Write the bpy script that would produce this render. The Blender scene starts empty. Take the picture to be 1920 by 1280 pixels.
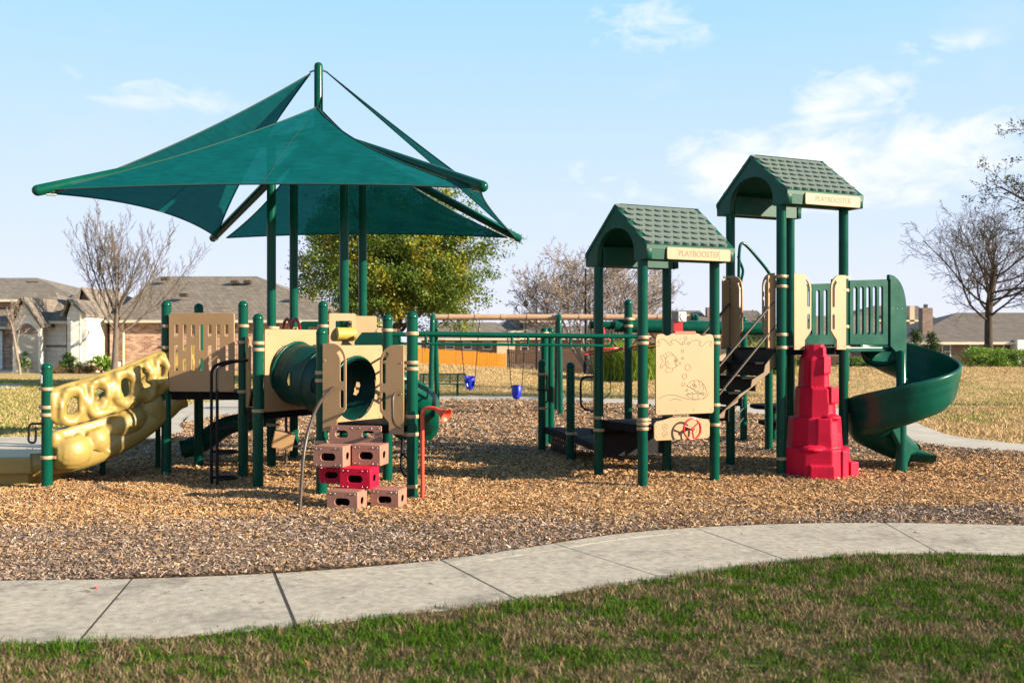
import bpy, bmesh, math, random
import numpy as np
from mathutils import Vector, Matrix

random.seed(7)
RAD = math.radians
SC = bpy.context.scene
COL = SC.collection

# ------------------------------------------------------------------ camera
F_PX = 1850.0          # focal length in pixels of the 1920 px wide photograph
EYE = 1.78             # camera height above the mulch
cam_d = bpy.data.cameras.new('camera')
cam = bpy.data.objects.new('camera', cam_d)
COL.objects.link(cam)
cam.location = (0, 0, EYE)
cam.rotation_euler = (RAD(90), 0, 0)
cam_d.sensor_width = 36.0
cam_d.lens = 36.0 * F_PX / 1920.0
cam_d.clip_start = 0.1
cam_d.clip_end = 3000
cam_d.dof.use_dof = True
cam_d.dof.focus_distance = 12.3
cam_d.dof.aperture_fstop = 2.2
SC.camera = cam

# ------------------------------------------------------------------ sky and sun
SUN_AZ = Vector((0.945, -0.33, 0)).normalized()   # horizontal direction towards the sun
SUN_EL = RAD(20)
world = bpy.data.worlds.new('World')
SC.world = world
world.use_nodes = True
wn = world.node_tree.nodes
wl = world.node_tree.links
for n in list(wn):
    wn.remove(n)
w_out = wn.new('ShaderNodeOutputWorld')
w_bg = wn.new('ShaderNodeBackground')
w_bg.inputs['Strength'].default_value = 0.058
sky = wn.new('ShaderNodeTexSky')
sky.sky_type = 'NISHITA'
sky.sun_disc = False
sky.sun_elevation = SUN_EL
sky.sun_rotation = math.atan2(SUN_AZ.x, SUN_AZ.y)
sky.air_density = 1.0
sky.dust_density = 0.6
sky.ozone_density = 2.0
tc = wn.new('ShaderNodeTexCoord')


def wmath(op, a, b=None, clamp=False):
    n = wn.new('ShaderNodeMath')
    n.operation = op
    n.use_clamp = clamp
    for i, v in enumerate((a, b)):
        if v is None:
            continue
        if isinstance(v, (int, float)):
            n.inputs[i].default_value = v
        else:
            wl.new(v, n.inputs[i])
    return n.outputs[0]


def wnoise(scale, detail, rough, vec, dist=0.0):
    n = wn.new('ShaderNodeTexNoise')
    n.inputs['Scale'].default_value = scale
    n.inputs['Detail'].default_value = detail
    n.inputs['Roughness'].default_value = rough
    n.inputs['Distortion'].default_value = dist
    wl.new(vec, n.inputs['Vector'])
    return n.outputs['Fac']


sep = wn.new('ShaderNodeSeparateXYZ')
wl.new(tc.outputs['Generated'], sep.inputs[0])
mp = wn.new('ShaderNodeMapping')
mp.inputs['Scale'].default_value = (1.0, 1.0, 2.2)
mp.inputs['Rotation'].default_value = (0, RAD(14), 0)
wl.new(tc.outputs['Generated'], mp.inputs['Vector'])
n_big = wnoise(6.0, 7, 0.56, mp.outputs[0], 0.4)
n_fine = wnoise(19.0, 8, 0.6, mp.outputs[0], 0.6)


def blob(cx, cy, sx, sy):
    """soft patch of cloud round a direction (photo position), as a factor"""
    d = Vector(((cx - 960) / F_PX, 1.0, (640 - cy) / F_PX)).normalized()
    dx = wmath('DIVIDE', wmath('SUBTRACT', sep.outputs[0], d.x), sx)
    dz = wmath('DIVIDE', wmath('SUBTRACT', sep.outputs[2], d.z), sy)
    dy = wmath('SUBTRACT', sep.outputs[1], d.y)
    r2 = wmath('ADD', wmath('MULTIPLY', dx, dx), wmath('MULTIPLY', dz, dz))
    r2 = wmath('ADD', r2, wmath('MULTIPLY', dy, dy))
    return wmath('MAXIMUM', wmath('SUBTRACT', 1.0, r2), 0.0)


b = blob(1595, 182, 0.062, 0.036)
for args in ((1560, 300, 0.20, 0.055), (1400, 320, 0.14, 0.04), (1200, 50, 0.09, 0.032), (1830, 255, 0.06, 0.03),
             (1690, 105, 0.09, 0.022), (1170, 330, 0.07, 0.03), (230, 160, 0.17, 0.016), (330, 190, 0.13, 0.012)):
    k = blob(*args)
    wgt = {1690: 0.3, 230: 0.22, 330: 0.22, 1595: 1.0}.get(args[0], 0.80 if args[0] > 1300 else 0.5)
    b = wmath('MAXIMUM', b, wmath('MULTIPLY', k, wgt))
soft = wmath('ADD', wmath('MULTIPLY', n_big, 0.55), wmath('MULTIPLY', n_fine, 0.45))
cl_main = wmath('MULTIPLY', wmath('ADD', wmath('SUBTRACT', wmath('MULTIPLY', b, 0.62), 0.12), wmath('MULTIPLY', wmath('SUBTRACT', soft, 0.5), 2.6)), 1.9, True)
cl_main = wmath('MULTIPLY', cl_main, wmath('MULTIPLY', b, 4.0, True))
cl_veil = wmath('MULTIPLY', wmath('SUBTRACT', n_big, 0.55), 1.0, True)
el = wmath('MAXIMUM', sep.outputs[2], 0.0)
haze_f = wmath('SUBTRACT', 1.0, wmath('MULTIPLY', el, 2.6), True)
haze_f = wmath('MULTIPLY', haze_f, 0.95)


def wmix(fac, a, c):
    n = wn.new('ShaderNodeMix')
    n.data_type = 'RGBA'
    wl.new(fac, n.inputs[0])
    if isinstance(a, tuple):
        n.inputs[6].default_value = a
    else:
        wl.new(a, n.inputs[6])
    if isinstance(c, tuple):
        n.inputs[7].default_value = c
    else:
        wl.new(c, n.inputs[7])
    return n.outputs[2]


VEIL = (2.25, 4.75, 6.9, 1)       # thin veil colour, mixed in to brighten the sky
HAZE = (5.7, 5.65, 6.6, 1)
CLOUD = (6.9, 6.8, 7.0, 1)
# veil fades out overhead, beyond the view, to lower the ambient light
up_f = wmath('MULTIPLY', wmath('SUBTRACT', el, 0.36), 2.2, True)
base_f = wmath('MULTIPLY', wmath('SUBTRACT', 1.0, wmath('MULTIPLY', up_f, 0.85)), 0.90)
skyc = wmix(base_f, sky.outputs[0], VEIL)
skyc = wmix(haze_f, skyc, HAZE)
skyc = wmix(cl_veil, skyc, HAZE)
skyc = wmix(cl_main, skyc, CLOUD)
wl.new(skyc, w_bg.inputs['Color'])
wl.new(w_bg.outputs[0], w_out.inputs[0])

sun_d = bpy.data.lights.new('sun', 'SUN')
sun_d.energy = 5.0
sun_d.angle = RAD(0.6)
sun_d.color = (1.0, 0.86, 0.66)
sun_o = bpy.data.objects.new('sun', sun_d)
COL.objects.link(sun_o)
SUN_DIR = Vector((SUN_AZ.x * math.cos(SUN_EL), SUN_AZ.y * math.cos(SUN_EL), math.sin(SUN_EL)))
sun_o.rotation_euler = SUN_DIR.to_track_quat('Z', 'Y').to_euler()
sun_o.location = (20, -10, 20)

SC.view_settings.view_transform = 'Standard'
SC.view_settings.look = 'None'
SC.view_settings.exposure = 1.5
SC.view_settings.gamma = 1.0
SC.view_settings.use_curve_mapping = False
SC.cycles.max_bounces = 6
SC.cycles.transparent_max_bounces = 12

# ------------------------------------------------------------------ helpers


def at(px, py, d):
    """world point seen at photo pixel (px, py) at depth d"""
    return Vector(((px - 960) * d / F_PX, d, EYE - (py - 640) * d / F_PX))


def gnd(px, py, z=0.0):
    d = F_PX * (EYE - z) / (py - 640.0)
    return Vector(((px - 960) * d / F_PX, d, z))


W = {}


def link(o, parent=None, M=None):
    M = M or Matrix.Identity(4)
    COL.objects.link(o)
    o.matrix_basis = M
    if parent is not None:
        o.parent = parent
        o.matrix_parent_inverse = W[parent.name].inverted()
    W[o.name] = M.copy()
    return o


def tag(o, label=None, cat=None, group=None, kind=None):
    for k, v in (('label', label), ('category', cat), ('group', group), ('kind', kind)):
        if v:
            o[k] = v
    return o


def thing(name, loc, label, cat, group=None):
    o = bpy.data.objects.new(name, None)
    o.empty_display_size = 0.2
    link(o, None, Matrix.Translation(loc))
    return tag(o, label, cat, group)


def inst(name, me, parent, M):
    """object that shares mesh data"""
    o = bpy.data.objects.new(name, me)
    return link(o, parent, M)


def frame(o, x, up=Vector((0, 0, 1))):
    """matrix: local x along x, local y along up, local z = x cross up"""
    x = Vector(x).normalized()
    up = Vector(up)
    up = (up - x * up.dot(x)).normalized()
    z = x.cross(up)
    m = Matrix.Identity(4)
    for i in range(3):
        m[i][0], m[i][1], m[i][2], m[i][3] = x[i], up[i], z[i], o[i]
    return m


class MB:
    def __init__(self):
        self.v = []
        self.f = []
        self.sm = []

    def add(self, vs, fs, smooth=False, M=None):
        n = len(self.v)
        if M is not None:
            vs = [M @ Vector(p) for p in vs]
        self.v.extend([tuple(p) for p in vs])
        self.f.extend([tuple(i + n for i in q) for q in fs])
        self.sm.extend([smooth] * len(fs))
        return self

    def box(self, c, s, M=None, taper=1.0):
        x, y, z = s[0] / 2, s[1] / 2, s[2] / 2
        c = Vector(c)
        vs = []
        for k, t in ((-1, 1.0), (1, taper)):
            for a, b_ in ((-1, -1), (1, -1), (1, 1), (-1, 1)):
                vs.append(c + Vector((a * x * t, b_ * y * t, k * z)))
        return self.add(vs, [(3, 2, 1, 0), (4, 5, 6, 7), (0, 1, 5, 4), (1, 2, 6, 5), (2, 3, 7, 6), (3, 0, 4, 7)], False, M)

    def prism(self, poly, z0, z1, M=None, top_scale=1.0, top_shift=(0, 0)):
        n = len(poly)
        cx = sum(p[0] for p in poly) / n
        cy = sum(p[1] for p in poly) / n
        vs = [(p[0], p[1], z0) for p in poly]
        vs += [(cx + (p[0] - cx) * top_scale + top_shift[0], cy + (p[1] - cy) * top_scale + top_shift[1], z1) for p in poly]
        fs = [tuple(range(n - 1, -1, -1)), tuple(range(n, 2 * n))]
        fs += [(i, (i + 1) % n, n + (i + 1) % n, n + i) for i in range(n)]
        return self.add(vs, fs, False, M)

    def tube(self, pts, r, seg=10, caps=True, closed=False):
        pts = [Vector(p) for p in pts]
        n = len(pts)
        rs = list(r) if isinstance(r, (list, tuple)) else [r] * n
        tang = []
        for i in range(n):
            if closed:
                t = pts[(i + 1) % n] - pts[i - 1]
            else:
                t = pts[min(i + 1, n - 1)] - pts[max(i - 1, 0)]
            tang.append(t.normalized() if t.length > 1e-9 else Vector((0, 0, 1)))
        ref = Vector((0, 0, 1)) if abs(tang[0].z) < 0.9 else Vector((1, 0, 0))
        u = (ref - tang[0] * ref.dot(tang[0])).normalized()
        vs = []
        for i in range(n):
            u = (u - tang[i] * u.dot(tang[i]))
            u = u.normalized() if u.length > 1e-9 else tang[i].orthogonal().normalized()
            w = tang[i].cross(u)
            for k in range(seg):
                a = 2 * math.pi * k / seg
                vs.append(pts[i] + (u * math.cos(a) + w * math.sin(a)) * rs[i])
        fs = []
        for i in range(n if closed else n - 1):
            j = (i + 1) % n
            for k in range(seg):
                fs.append((i * seg + k, i * seg + (k + 1) % seg, j * seg + (k + 1) % seg, j * seg + k))
        self.add(vs, fs, True)
        if caps and not closed:
            self.add([vs[k] for k in range(seg)], [tuple(range(seg - 1, -1, -1))])
            self.add([vs[(n - 1) * seg + k] for k in range(seg)], [tuple(range(seg))])
        return self

    def lathe(self, prof, seg=20, M=None, cap0=True, cap1=True, smooth=True):
        vs = []
        for (r, z) in prof:
            for k in range(seg):
                a = 2 * math.pi * k / seg
                vs.append((r * math.cos(a), r * math.sin(a), z))
        fs = []
        for i in range(len(prof) - 1):
            for k in range(seg):
                fs.append((i * seg + k, i * seg + (k + 1) % seg, (i + 1) * seg + (k + 1) % seg, (i + 1) * seg + k))
        self.add(vs, fs, smooth, M)
        if cap0:
            self.add(vs[:seg], [tuple(range(seg - 1, -1, -1))], False, M)
        if cap1:
            self.add(vs[-seg:], [tuple(range(seg))], False, M)
        return self

    def sphere(self, c, r, M=None, seg=12, rings=8):
        rx, ry, rz = r if isinstance(r, (tuple, list)) else (r, r, r)
        c = Vector(c)
        vs = [c + Vector((0, 0, -rz))]
        for i in range(1, rings):
            ph = math.pi * i / rings - math.pi / 2
            for k in range(seg):
                a = 2 * math.pi * k / seg
                vs.append(c + Vector((rx * math.cos(ph) * math.cos(a), ry * math.cos(ph) * math.sin(a), rz * math.sin(ph))))
        vs.append(c + Vector((0, 0, rz)))
        fs = [(0, 1 + (k + 1) % seg, 1 + k) for k in range(seg)]
        for i in range(rings - 2):
            for k in range(seg):
                a0 = 1 + i * seg
                fs.append((a0 + k, a0 + (k + 1) % seg, a0 + seg + (k + 1) % seg, a0 + seg + k))
        last = len(vs) - 1
        a0 = 1 + (rings - 2) * seg
        fs += [(last, a0 + k, a0 + (k + 1) % seg) for k in range(seg)]
        return self.add(vs, fs, True, M)

    def mesh(self, name, mat):
        me = bpy.data.meshes.new(name)
        me.from_pydata(self.v, [], self.f)
        me.polygons.foreach_set('use_smooth', self.sm)
        me.materials.append(mat)
        me.update()
        return me

    def build(self, name, mat, parent=None, M=None, bevel=0.0):
        me = self.mesh(name, mat)
        if bevel:
            bevel_mesh(me, bevel)
        o = bpy.data.objects.new(name, me)
        return link(o, parent, M)


def bevel_mesh(me, w, seg=2):
    bm = bmesh.new()
    bm.from_mesh(me)
    bmesh.ops.remove_doubles(bm, verts=bm.verts, dist=1e-5)
    es = [e for e in bm.edges if len(e.link_faces) == 2 and e.calc_face_angle(0) > 0.5]
    bmesh.ops.bevel(bm, geom=es, offset=w, segments=seg, affect='EDGES', clamp_overlap=True, profile=0.6)
    bm.to_mesh(me)
    bm.free()


def smooth_path(pts, n=8, closed=False):
    """Catmull-Rom through the points"""
    P = [Vector(p) for p in pts]
    out = []
    m = len(P)
    rng = range(m) if closed else range(m - 1)
    for i in rng:
        if closed:
            p0, p1, p2, p3 = P[i - 1], P[i], P[(i + 1) % m], P[(i + 2) % m]
        else:
            p0, p1, p2, p3 = P[max(i - 1, 0)], P[i], P[i + 1], P[min(i + 2, m - 1)]
        for k in range(n):
            t = k / n
            out.append(0.5 * ((2 * p1) + (p2 - p0) * t + (2 * p0 - 5 * p1 + 4 * p2 - p3) * t * t + (3 * p1 - p0 - 3 * p2 + p3) * t ** 3))
    if not closed:
        out.append(P[-1])
    return out


def rrect(x0, y0, x1, y1, r, n=5):
    pts = []
    for cx, cy, a0 in ((x1 - r, y0 + r, -90), (x1 - r, y1 - r, 0), (x0 + r, y1 - r, 90), (x0 + r, y0 + r, 180)):
        for k in range(n + 1):
            a = RAD(a0 + 90 * k / n)
            pts.append((cx + r * math.cos(a), cy + r * math.sin(a)))
    return pts


def slot(cx, y0, y1, w):
    return rrect(cx - w / 2, y0, cx + w / 2, y1, w / 2 * 0.999)


def circle(cx, cy, r, n=32, ry=None):
    ry = ry or r
    return [(cx + r * math.cos(2 * math.pi * k / n), cy + ry * math.sin(2 * math.pi * k / n)) for k in range(n)]


def plate_mesh(name, mat, outer, holes=(), thick=0.02, bevel=0.004, smooth=True):
    """flat board with holes; local xy outline, thickness along z"""
    cu = bpy.data.curves.new('tmp', 'CURVE')
    cu.dimensions = '2D'
    cu.fill_mode = 'BOTH'
    cu.extrude = max(thick / 2 - bevel, 1e-4)
    cu.bevel_depth = bevel
    cu.bevel_resolution = 1
    cu.offset = -bevel
    for poly in [outer] + list(holes):
        sp = cu.splines.new('POLY')
        sp.points.add(len(poly) - 1)
        for i, p in enumerate(poly):
            sp.points[i].co = (p[0], p[1], 0, 1)
        sp.use_cyclic_u = True
    ob = bpy.data.objects.new('tmp', cu)
    me = bpy.data.meshes.new_from_object(ob)
    me.name = name
    me.materials.clear()
    me.materials.append(mat)
    bpy.data.objects.remove(ob)
    bpy.data.curves.remove(cu)
    return me


def plate(name, mat, outer, holes, thick, parent, M, bevel=0.004):
    return inst(name, plate_mesh(name, mat, outer, holes, thick, bevel), parent, M)


def remesh(mb, mat, name, parent, voxel=0.02, smooth_it=8):
    me = mb.mesh(name, mat)
    o = bpy.data.objects.new('tmp', me)
    COL.objects.link(o)
    m = o.modifiers.new('r', 'REMESH')
    m.mode = 'VOXEL'
    m.voxel_size = voxel
    m.use_smooth_shade = True
    s = o.modifiers.new('s', 'SMOOTH')
    s.iterations = smooth_it
    s.factor = 0.5
    dg = bpy.context.evaluated_depsgraph_get()
    new = bpy.data.meshes.new_from_object(o.evaluated_get(dg))
    new.name = name
    new.materials.clear()
    new.materials.append(mat)
    new.polygons.foreach_set('use_smooth', [True] * len(new.polygons))
    bpy.data.objects.remove(o)
    bpy.data.meshes.remove(me)
    return inst(name, new, parent, None)


def text_mesh(name, s, size, mat, extrude=0.001):
    cu = bpy.data.curves.new('txt', 'FONT')
    cu.body = s
    cu.size = size
    cu.align_x = 'CENTER'
    cu.align_y = 'CENTER'
    cu.extrude = extrude
    ob = bpy.data.objects.new('txt', cu)
    me = bpy.data.meshes.new_from_object(ob)
    me.name = name
    me.materials.clear()
    me.materials.append(mat)
    bpy.data.objects.remove(ob)
    bpy.data.curves.remove(cu)
    return me


# ------------------------------------------------------------------ materials


def new_mat(name):
    m = bpy.data.materials.new(name)
    m.use_nodes = True
    nt = m.node_tree
    bs = nt.nodes['Principled BSDF']
    return m, nt, bs


def nd(nt, t, **kw):
    n = nt.nodes.new(t)
    for k, v in kw.items():
        if k in n.inputs.keys():
            n.inputs[k].default_value = v
        else:
            setattr(n, k, v)
    return n


def rgb(c):
    return (c[0], c[1], c[2], 1)


def ramp(nt, fac, stops):
    r = nt.nodes.new('ShaderNodeValToRGB')
    el_ = r.color_ramp.elements
    while len(el_) < len(stops):
        el_.new(0.5)
    for e, (p, c) in zip(el_, stops):
        e.position = p
        e.color = rgb(c)
    nt.links.new(fac, r.inputs[0])
    return r.outputs[0]


def coat_mat(name, c, rough=0.35, var=0.12, scale=3.0, bump=0.0, bscale=60, coat=0.0, spec=0.5, dirt=0.15):
    """painted / moulded surface: slight mottling, faded streaks, fine grain"""
    c = tuple(x * 0.84 for x in c)
    m, nt, bs = new_mat(name)
    tcn = nd(nt, 'ShaderNodeTexCoord')
    n1 = nd(nt, 'ShaderNodeTexNoise', Scale=scale, Detail=6.0, Roughness=0.6)
    nt.links.new(tcn.outputs['Object'], n1.inputs['Vector'])
    c0 = tuple(x * (1 - var) for x in c)
    c1 = tuple(min(1, x * (1 + var) + 0.01 * var) for x in c)
    col = ramp(nt, n1.outputs['Fac'], [(0.3, c0), (0.7, c1)])
    if dirt:
        mpn = nd(nt, 'ShaderNodeMapping')
        mpn.inputs['Scale'].default_value = (14, 14, 3.0)
        nt.links.new(tcn.outputs['Object'], mpn.inputs['Vector'])
        n2 = nd(nt, 'ShaderNodeTexNoise', Scale=1.3, Detail=5.0, Roughness=0.65)
        nt.links.new(mpn.outputs[0], n2.inputs['Vector'])
        mr = nd(nt, 'ShaderNodeMapRange')
        mr.inputs['From Min'].default_value = 0.55
        mr.inputs['From Max'].default_value = 0.8
        mr.inputs['To Max'].default_value = dirt
        nt.links.new(n2.outputs['Fac'], mr.inputs['Value'])
        mx = nd(nt, 'ShaderNodeMix', data_type='RGBA')
        nt.links.new(mr.outputs[0], mx.inputs[0])
        nt.links.new(col, mx.inputs[6])
        mx.inputs[7].default_value = (0.22, 0.19, 0.15, 1)
        col = mx.outputs[2]
    nt.links.new(col, bs.inputs['Base Color'])
    mr2 = nd(nt, 'ShaderNodeMapRange')
    mr2.inputs['To Min'].default_value = max(0.05, rough - 0.08)
    mr2.inputs['To Max'].default_value = min(1, rough + 0.12)
    nt.links.new(n1.outputs['Fac'], mr2.inputs['Value'])
    nt.links.new(mr2.outputs[0], bs.inputs['Roughness'])
    bs.inputs['Specular IOR Level'].default_value = spec
    bs.inputs['Coat Weight'].default_value = coat
    bs.inputs['Coat Roughness'].default_value = 0.15
    if bump:
        n3 = nd(nt, 'ShaderNodeTexNoise', Scale=bscale, Detail=4.0, Roughness=0.6)
        nt.links.new(tcn.outputs['Object'], n3.inputs['Vector'])
        bp = nd(nt, 'ShaderNodeBump', Strength=bump, Distance=0.01)
        nt.links.new(n3.outputs['Fac'], bp.inputs['Height'])
        nt.links.new(bp.outputs[0], bs.inputs['Normal'])
    return m


def attr_mat(name, rough=0.8, trans=0.0, spec=0.2, attr='Col', back=None):
    m, nt, bs = new_mat(name)
    a = nd(nt, 'ShaderNodeAttribute', attribute_name=attr)
    nt.links.new(a.outputs['Color'], bs.inputs['Base Color'])
    bs.inputs['Roughness'].default_value = rough
    bs.inputs['Specular IOR Level'].default_value = spec
    if trans:
        tr = nd(nt, 'ShaderNodeBsdfTranslucent')
        nt.links.new(a.outputs['Color'], tr.inputs['Color'])
        mx = nd(nt, 'ShaderNodeMixShader')
        mx.inputs[0].default_value = trans
        nt.links.new(bs.outputs[0], mx.inputs[1])
        nt.links.new(tr.outputs[0], mx.inputs[2])
        nt.links.new(mx.outputs[0], nt.nodes['Material Output'].inputs[0])
    return m


def brick_mat(name, c1, c2, mortar, bw, bh, ms=0.012, bump=0.5, rough=0.85, mott=0.6):
    m, nt, bs = new_mat(name)
    tcn = nd(nt, 'ShaderNodeTexCoord')
    sp = nd(nt, 'ShaderNodeSeparateXYZ')
    nt.links.new(tcn.outputs['Object'], sp.inputs[0])
    ad = nd(nt, 'ShaderNodeMath', operation='ADD')
    nt.links.new(sp.outputs[0], ad.inputs[0])
    nt.links.new(sp.outputs[1], ad.inputs[1])
    cb = nd(nt, 'ShaderNodeCombineXYZ')
    nt.links.new(ad.outputs[0], cb.inputs[0])
    nt.links.new(sp.outputs[2], cb.inputs[1])
    bt = nd(nt, 'ShaderNodeTexBrick')
    bt.inputs['Scale'].default_value = 1.0
    c1, c2, mortar = [tuple(x * 0.88 for x in q) for q in (c1, c2, mortar)]
    bt.inputs['Color1'].default_value = rgb(c1)
    bt.inputs['Color2'].default_value = rgb(c2)
    bt.inputs['Mortar'].default_value = rgb(mortar)
    bt.inputs['Mortar Size'].default_value = ms
    bt.inputs['Brick Width'].default_value = bw
    bt.inputs['Row Height'].default_value = bh
    nt.links.new(cb.outputs[0], bt.inputs['Vector'])
    n1 = nd(nt, 'ShaderNodeTexNoise', Scale=2.0, Detail=6.0)
    nt.links.new(tcn.outputs['Object'], n1.inputs['Vector'])
    mx = nd(nt, 'ShaderNodeMix', data_type='RGBA', blend_type='MULTIPLY')
    mx.inputs[0].default_value = mott
    nt.links.new(bt.outputs['Color'], mx.inputs[6])
    nt.links.new(ramp(nt, n1.outputs['Fac'], [(0.3, (0.6, 0.6, 0.6)), (0.7, (1.2, 1.15, 1.1))]), mx.inputs[7])
    nt.links.new(mx.outputs[2], bs.inputs['Base Color'])
    bs.inputs['Roughness'].default_value = rough
    bp = nd(nt, 'ShaderNodeBump', Strength=bump, Distance=0.02)
    bp.invert = True
    nt.links.new(bt.outputs['Fac'], bp.inputs['Height'])
    nt.links.new(bp.outputs[0], bs.inputs['Normal'])
    return m


def noise_mat(name, stops, scale=5.0, detail=8.0, rough=0.9, bump=0.3, bscale=40.0, bdist=0.02, stretch=(1, 1, 1), second=None):
    m, nt, bs = new_mat(name)
    tcn = nd(nt, 'ShaderNodeTexCoord')
    mpn = nd(nt, 'ShaderNodeMapping')
    mpn.inputs['Scale'].default_value = stretch
    nt.links.new(tcn.outputs['Object'], mpn.inputs['Vector'])
    n1 = nd(nt, 'ShaderNodeTexNoise', Scale=scale, Detail=detail, Roughness=0.65)
    nt.links.new(mpn.outputs[0], n1.inputs['Vector'])
    col = ramp(nt, n1.outputs['Fac'], [(p_, tuple(x * 0.84 for x in q)) for p_, q in stops])
    if second:
        sc2, stops2, amt = second
        n2 = nd(nt, 'ShaderNodeTexNoise', Scale=sc2, Detail=7.0, Roughness=0.7)
        nt.links.new(tcn.outputs['Object'], n2.inputs['Vector'])
        mx = nd(nt, 'ShaderNodeMix', data_type='RGBA', blend_type='MULTIPLY')
        mx.inputs[0].default_value = amt
        nt.links.new(col, mx.inputs[6])
        nt.links.new(ramp(nt, n2.outputs['Fac'], stops2), mx.inputs[7])
        col = mx.outputs[2]
    nt.links.new(col, bs.inputs['Base Color'])
    bs.inputs['Roughness'].default_value = rough
    bs.inputs['Specular IOR Level'].default_value = 0.2
    if bump:
        n3 = nd(nt, 'ShaderNodeTexNoise', Scale=bscale, Detail=6.0, Roughness=0.7)
        nt.links.new(tcn.outputs['Object'], n3.inputs['Vector'])
        bp = nd(nt, 'ShaderNodeBump', Strength=bump, Distance=bdist)
        nt.links.new(n3.outputs['Fac'], bp.inputs['Height'])
        nt.links.new(bp.outputs[0], bs.inputs['Normal'])
    return m


M = {}
M['green'] = coat_mat('green_paint', (0.0004, 0.064, 0.041), 0.18, 0.15, 2.5, 0.02, 90, coat=0.0, dirt=0.05, spec=0.16)
M['green_pl'] = coat_mat('green_plastic', (0.0006, 0.066, 0.044), 0.28, 0.18, 3.0, 0.05, 70, dirt=0.06, spec=0.20)
M['tunnel'] = coat_mat('dark_green_tunnel_plastic', (0.001, 0.040, 0.034), 0.42, 0.25, 3.0, 0.06, 60, dirt=0.10, spec=0.25)
M['roof_pl'] = coat_mat('green_roof_plastic', (0.003, 0.070, 0.047), 0.45, 0.22, 4.0, 0.12, 60, dirt=0.12, spec=0.25)
M['shingle'] = coat_mat('green_shingle_plastic', (0.140, 0.182, 0.163), 0.6, 0.25, 5.0, 0.15, 60, dirt=0.4, spec=0.25)
M['tan'] = coat_mat('tan_board', (0.375, 0.228, 0.110), 0.5, 0.09, 2.0, 0.06, 120, dirt=0.16)
M['clamp'] = coat_mat('tan_clamp', (0.40, 0.27, 0.155), 0.4, 0.10, 6.0, dirt=0.1)
M['engrave'] = coat_mat('engraved_line', (0.085, 0.090, 0.065), 0.7, 0.1, 5.0, dirt=0)
M['engrave_l'] = coat_mat('engraved_letter', (0.20, 0.16, 0.11), 0.7, 0.1, 5.0, dirt=0)
M['yellow'] = coat_mat('yellow_plastic', (0.35, 0.245, 0.066), 0.40, 0.16, 2.5, 0.05, 50, dirt=0.22)
M['drum'] = coat_mat('pale_yellow_plastic', (0.45, 0.36, 0.07), 0.4, 0.1, 3, dirt=0.1)
M['red'] = coat_mat('red_plastic', (0.56, 0.008, 0.040), 0.50, 0.16, 3.0, 0.06, 60, dirt=0.06, spec=0.15)
M['redpaint'] = coat_mat('red_paint', (0.50, 0.02, 0.02), 0.3, 0.1, 3.0, coat=0.3, dirt=0.05)
M['orange'] = coat_mat('orange_red_paint', (0.62, 0.075, 0.03), 0.4, 0.1, 3.0, dirt=0.08)
M['blockbrown'] = coat_mat('brown_block_plastic', (0.36, 0.168, 0.120), 0.5, 0.14, 5.0, 0.06, 60, dirt=0.3)
M['brown'] = coat_mat('brown_paint', (0.060, 0.040, 0.027), 0.4, 0.15, 4.0, dirt=0.1)
M['black'] = coat_mat('black_coating', (0.008, 0.008, 0.010), 0.42, 0.2, 5.0, 0.1, 90, dirt=0.04, spec=0.15)
M['deck'] = coat_mat('dark_deck_coating', (0.008, 0.008, 0.011), 0.7, 0.2, 8.0, 0.3, 90, dirt=0.08, spec=0.08)
M['stair'] = coat_mat('stair_shaded_tan', (0.17, 0.105, 0.052), 0.5, 0.1, 4.0, dirt=0.15)  # stringer tan, with the shade on the stairs put into the colour
M['blue'] = coat_mat('blue_plastic', (0.012, 0.030, 0.52), 0.35, 0.1, 4.0, dirt=0.05)
M['grey_pl'] = coat_mat('grey_plastic', (0.30, 0.28, 0.26), 0.5, 0.1, 5.0, dirt=0.1)
M['steel'] = coat_mat('steel', (0.42, 0.42, 0.42), 0.3, 0.1, 8.0, dirt=0.05)
M['steel'].node_tree.nodes['Principled BSDF'].inputs['Metallic'].default_value = 0.9
M['white'] = coat_mat('white_paint', (0.75, 0.74, 0.70), 0.6, 0.06, 3.0, dirt=0.15)
M['trim'] = coat_mat('cream_trim', (0.66, 0.60, 0.46), 0.6, 0.05, 1.0, dirt=0.1)
M['garage'] = coat_mat('garage_door_paint', (0.46, 0.43, 0.37), 0.6, 0.05, 1.0, dirt=0.1)
M['tanbeam'] = coat_mat('tan_beam_paint', (0.50, 0.32, 0.20), 0.4, 0.08, 2.0, dirt=0.1)
M['glass'] = coat_mat('window_glass', (0.05, 0.06, 0.075), 0.06, 0.1, 1.0, dirt=0.0, spec=0.8)
M['concrete'] = noise_mat('concrete', [(0.25, (0.22, 0.19, 0.155)), (0.40, (0.41, 0.365, 0.30)), (0.56, (0.51, 0.46, 0.385)), (0.75, (0.62, 0.565, 0.485))], 15.0, 12, 0.9, 0.6, 90, 0.012,
                          second=(1.3, [(0.30, (0.45, 0.44, 0.46)), (0.46, (0.9, 0.9, 0.9)), (0.8, (1.06, 1.04, 1.0))], 0.85))
M['concrete_far'] = noise_mat('path_concrete', [(0.3, (0.40, 0.36, 0.31)), (0.7, (0.56, 0.51, 0.44))], 1.5, 9, 0.9, 0.2, 30)
M['joint'] = coat_mat('joint_dirt', (0.035, 0.030, 0.024), 0.95, 0.3, 30, dirt=0)
M['asphalt'] = noise_mat('asphalt', [(0.3, (0.10, 0.10, 0.10)), (0.7, (0.16, 0.155, 0.15))], 3, 8, 0.9, 0.2, 30)
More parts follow.
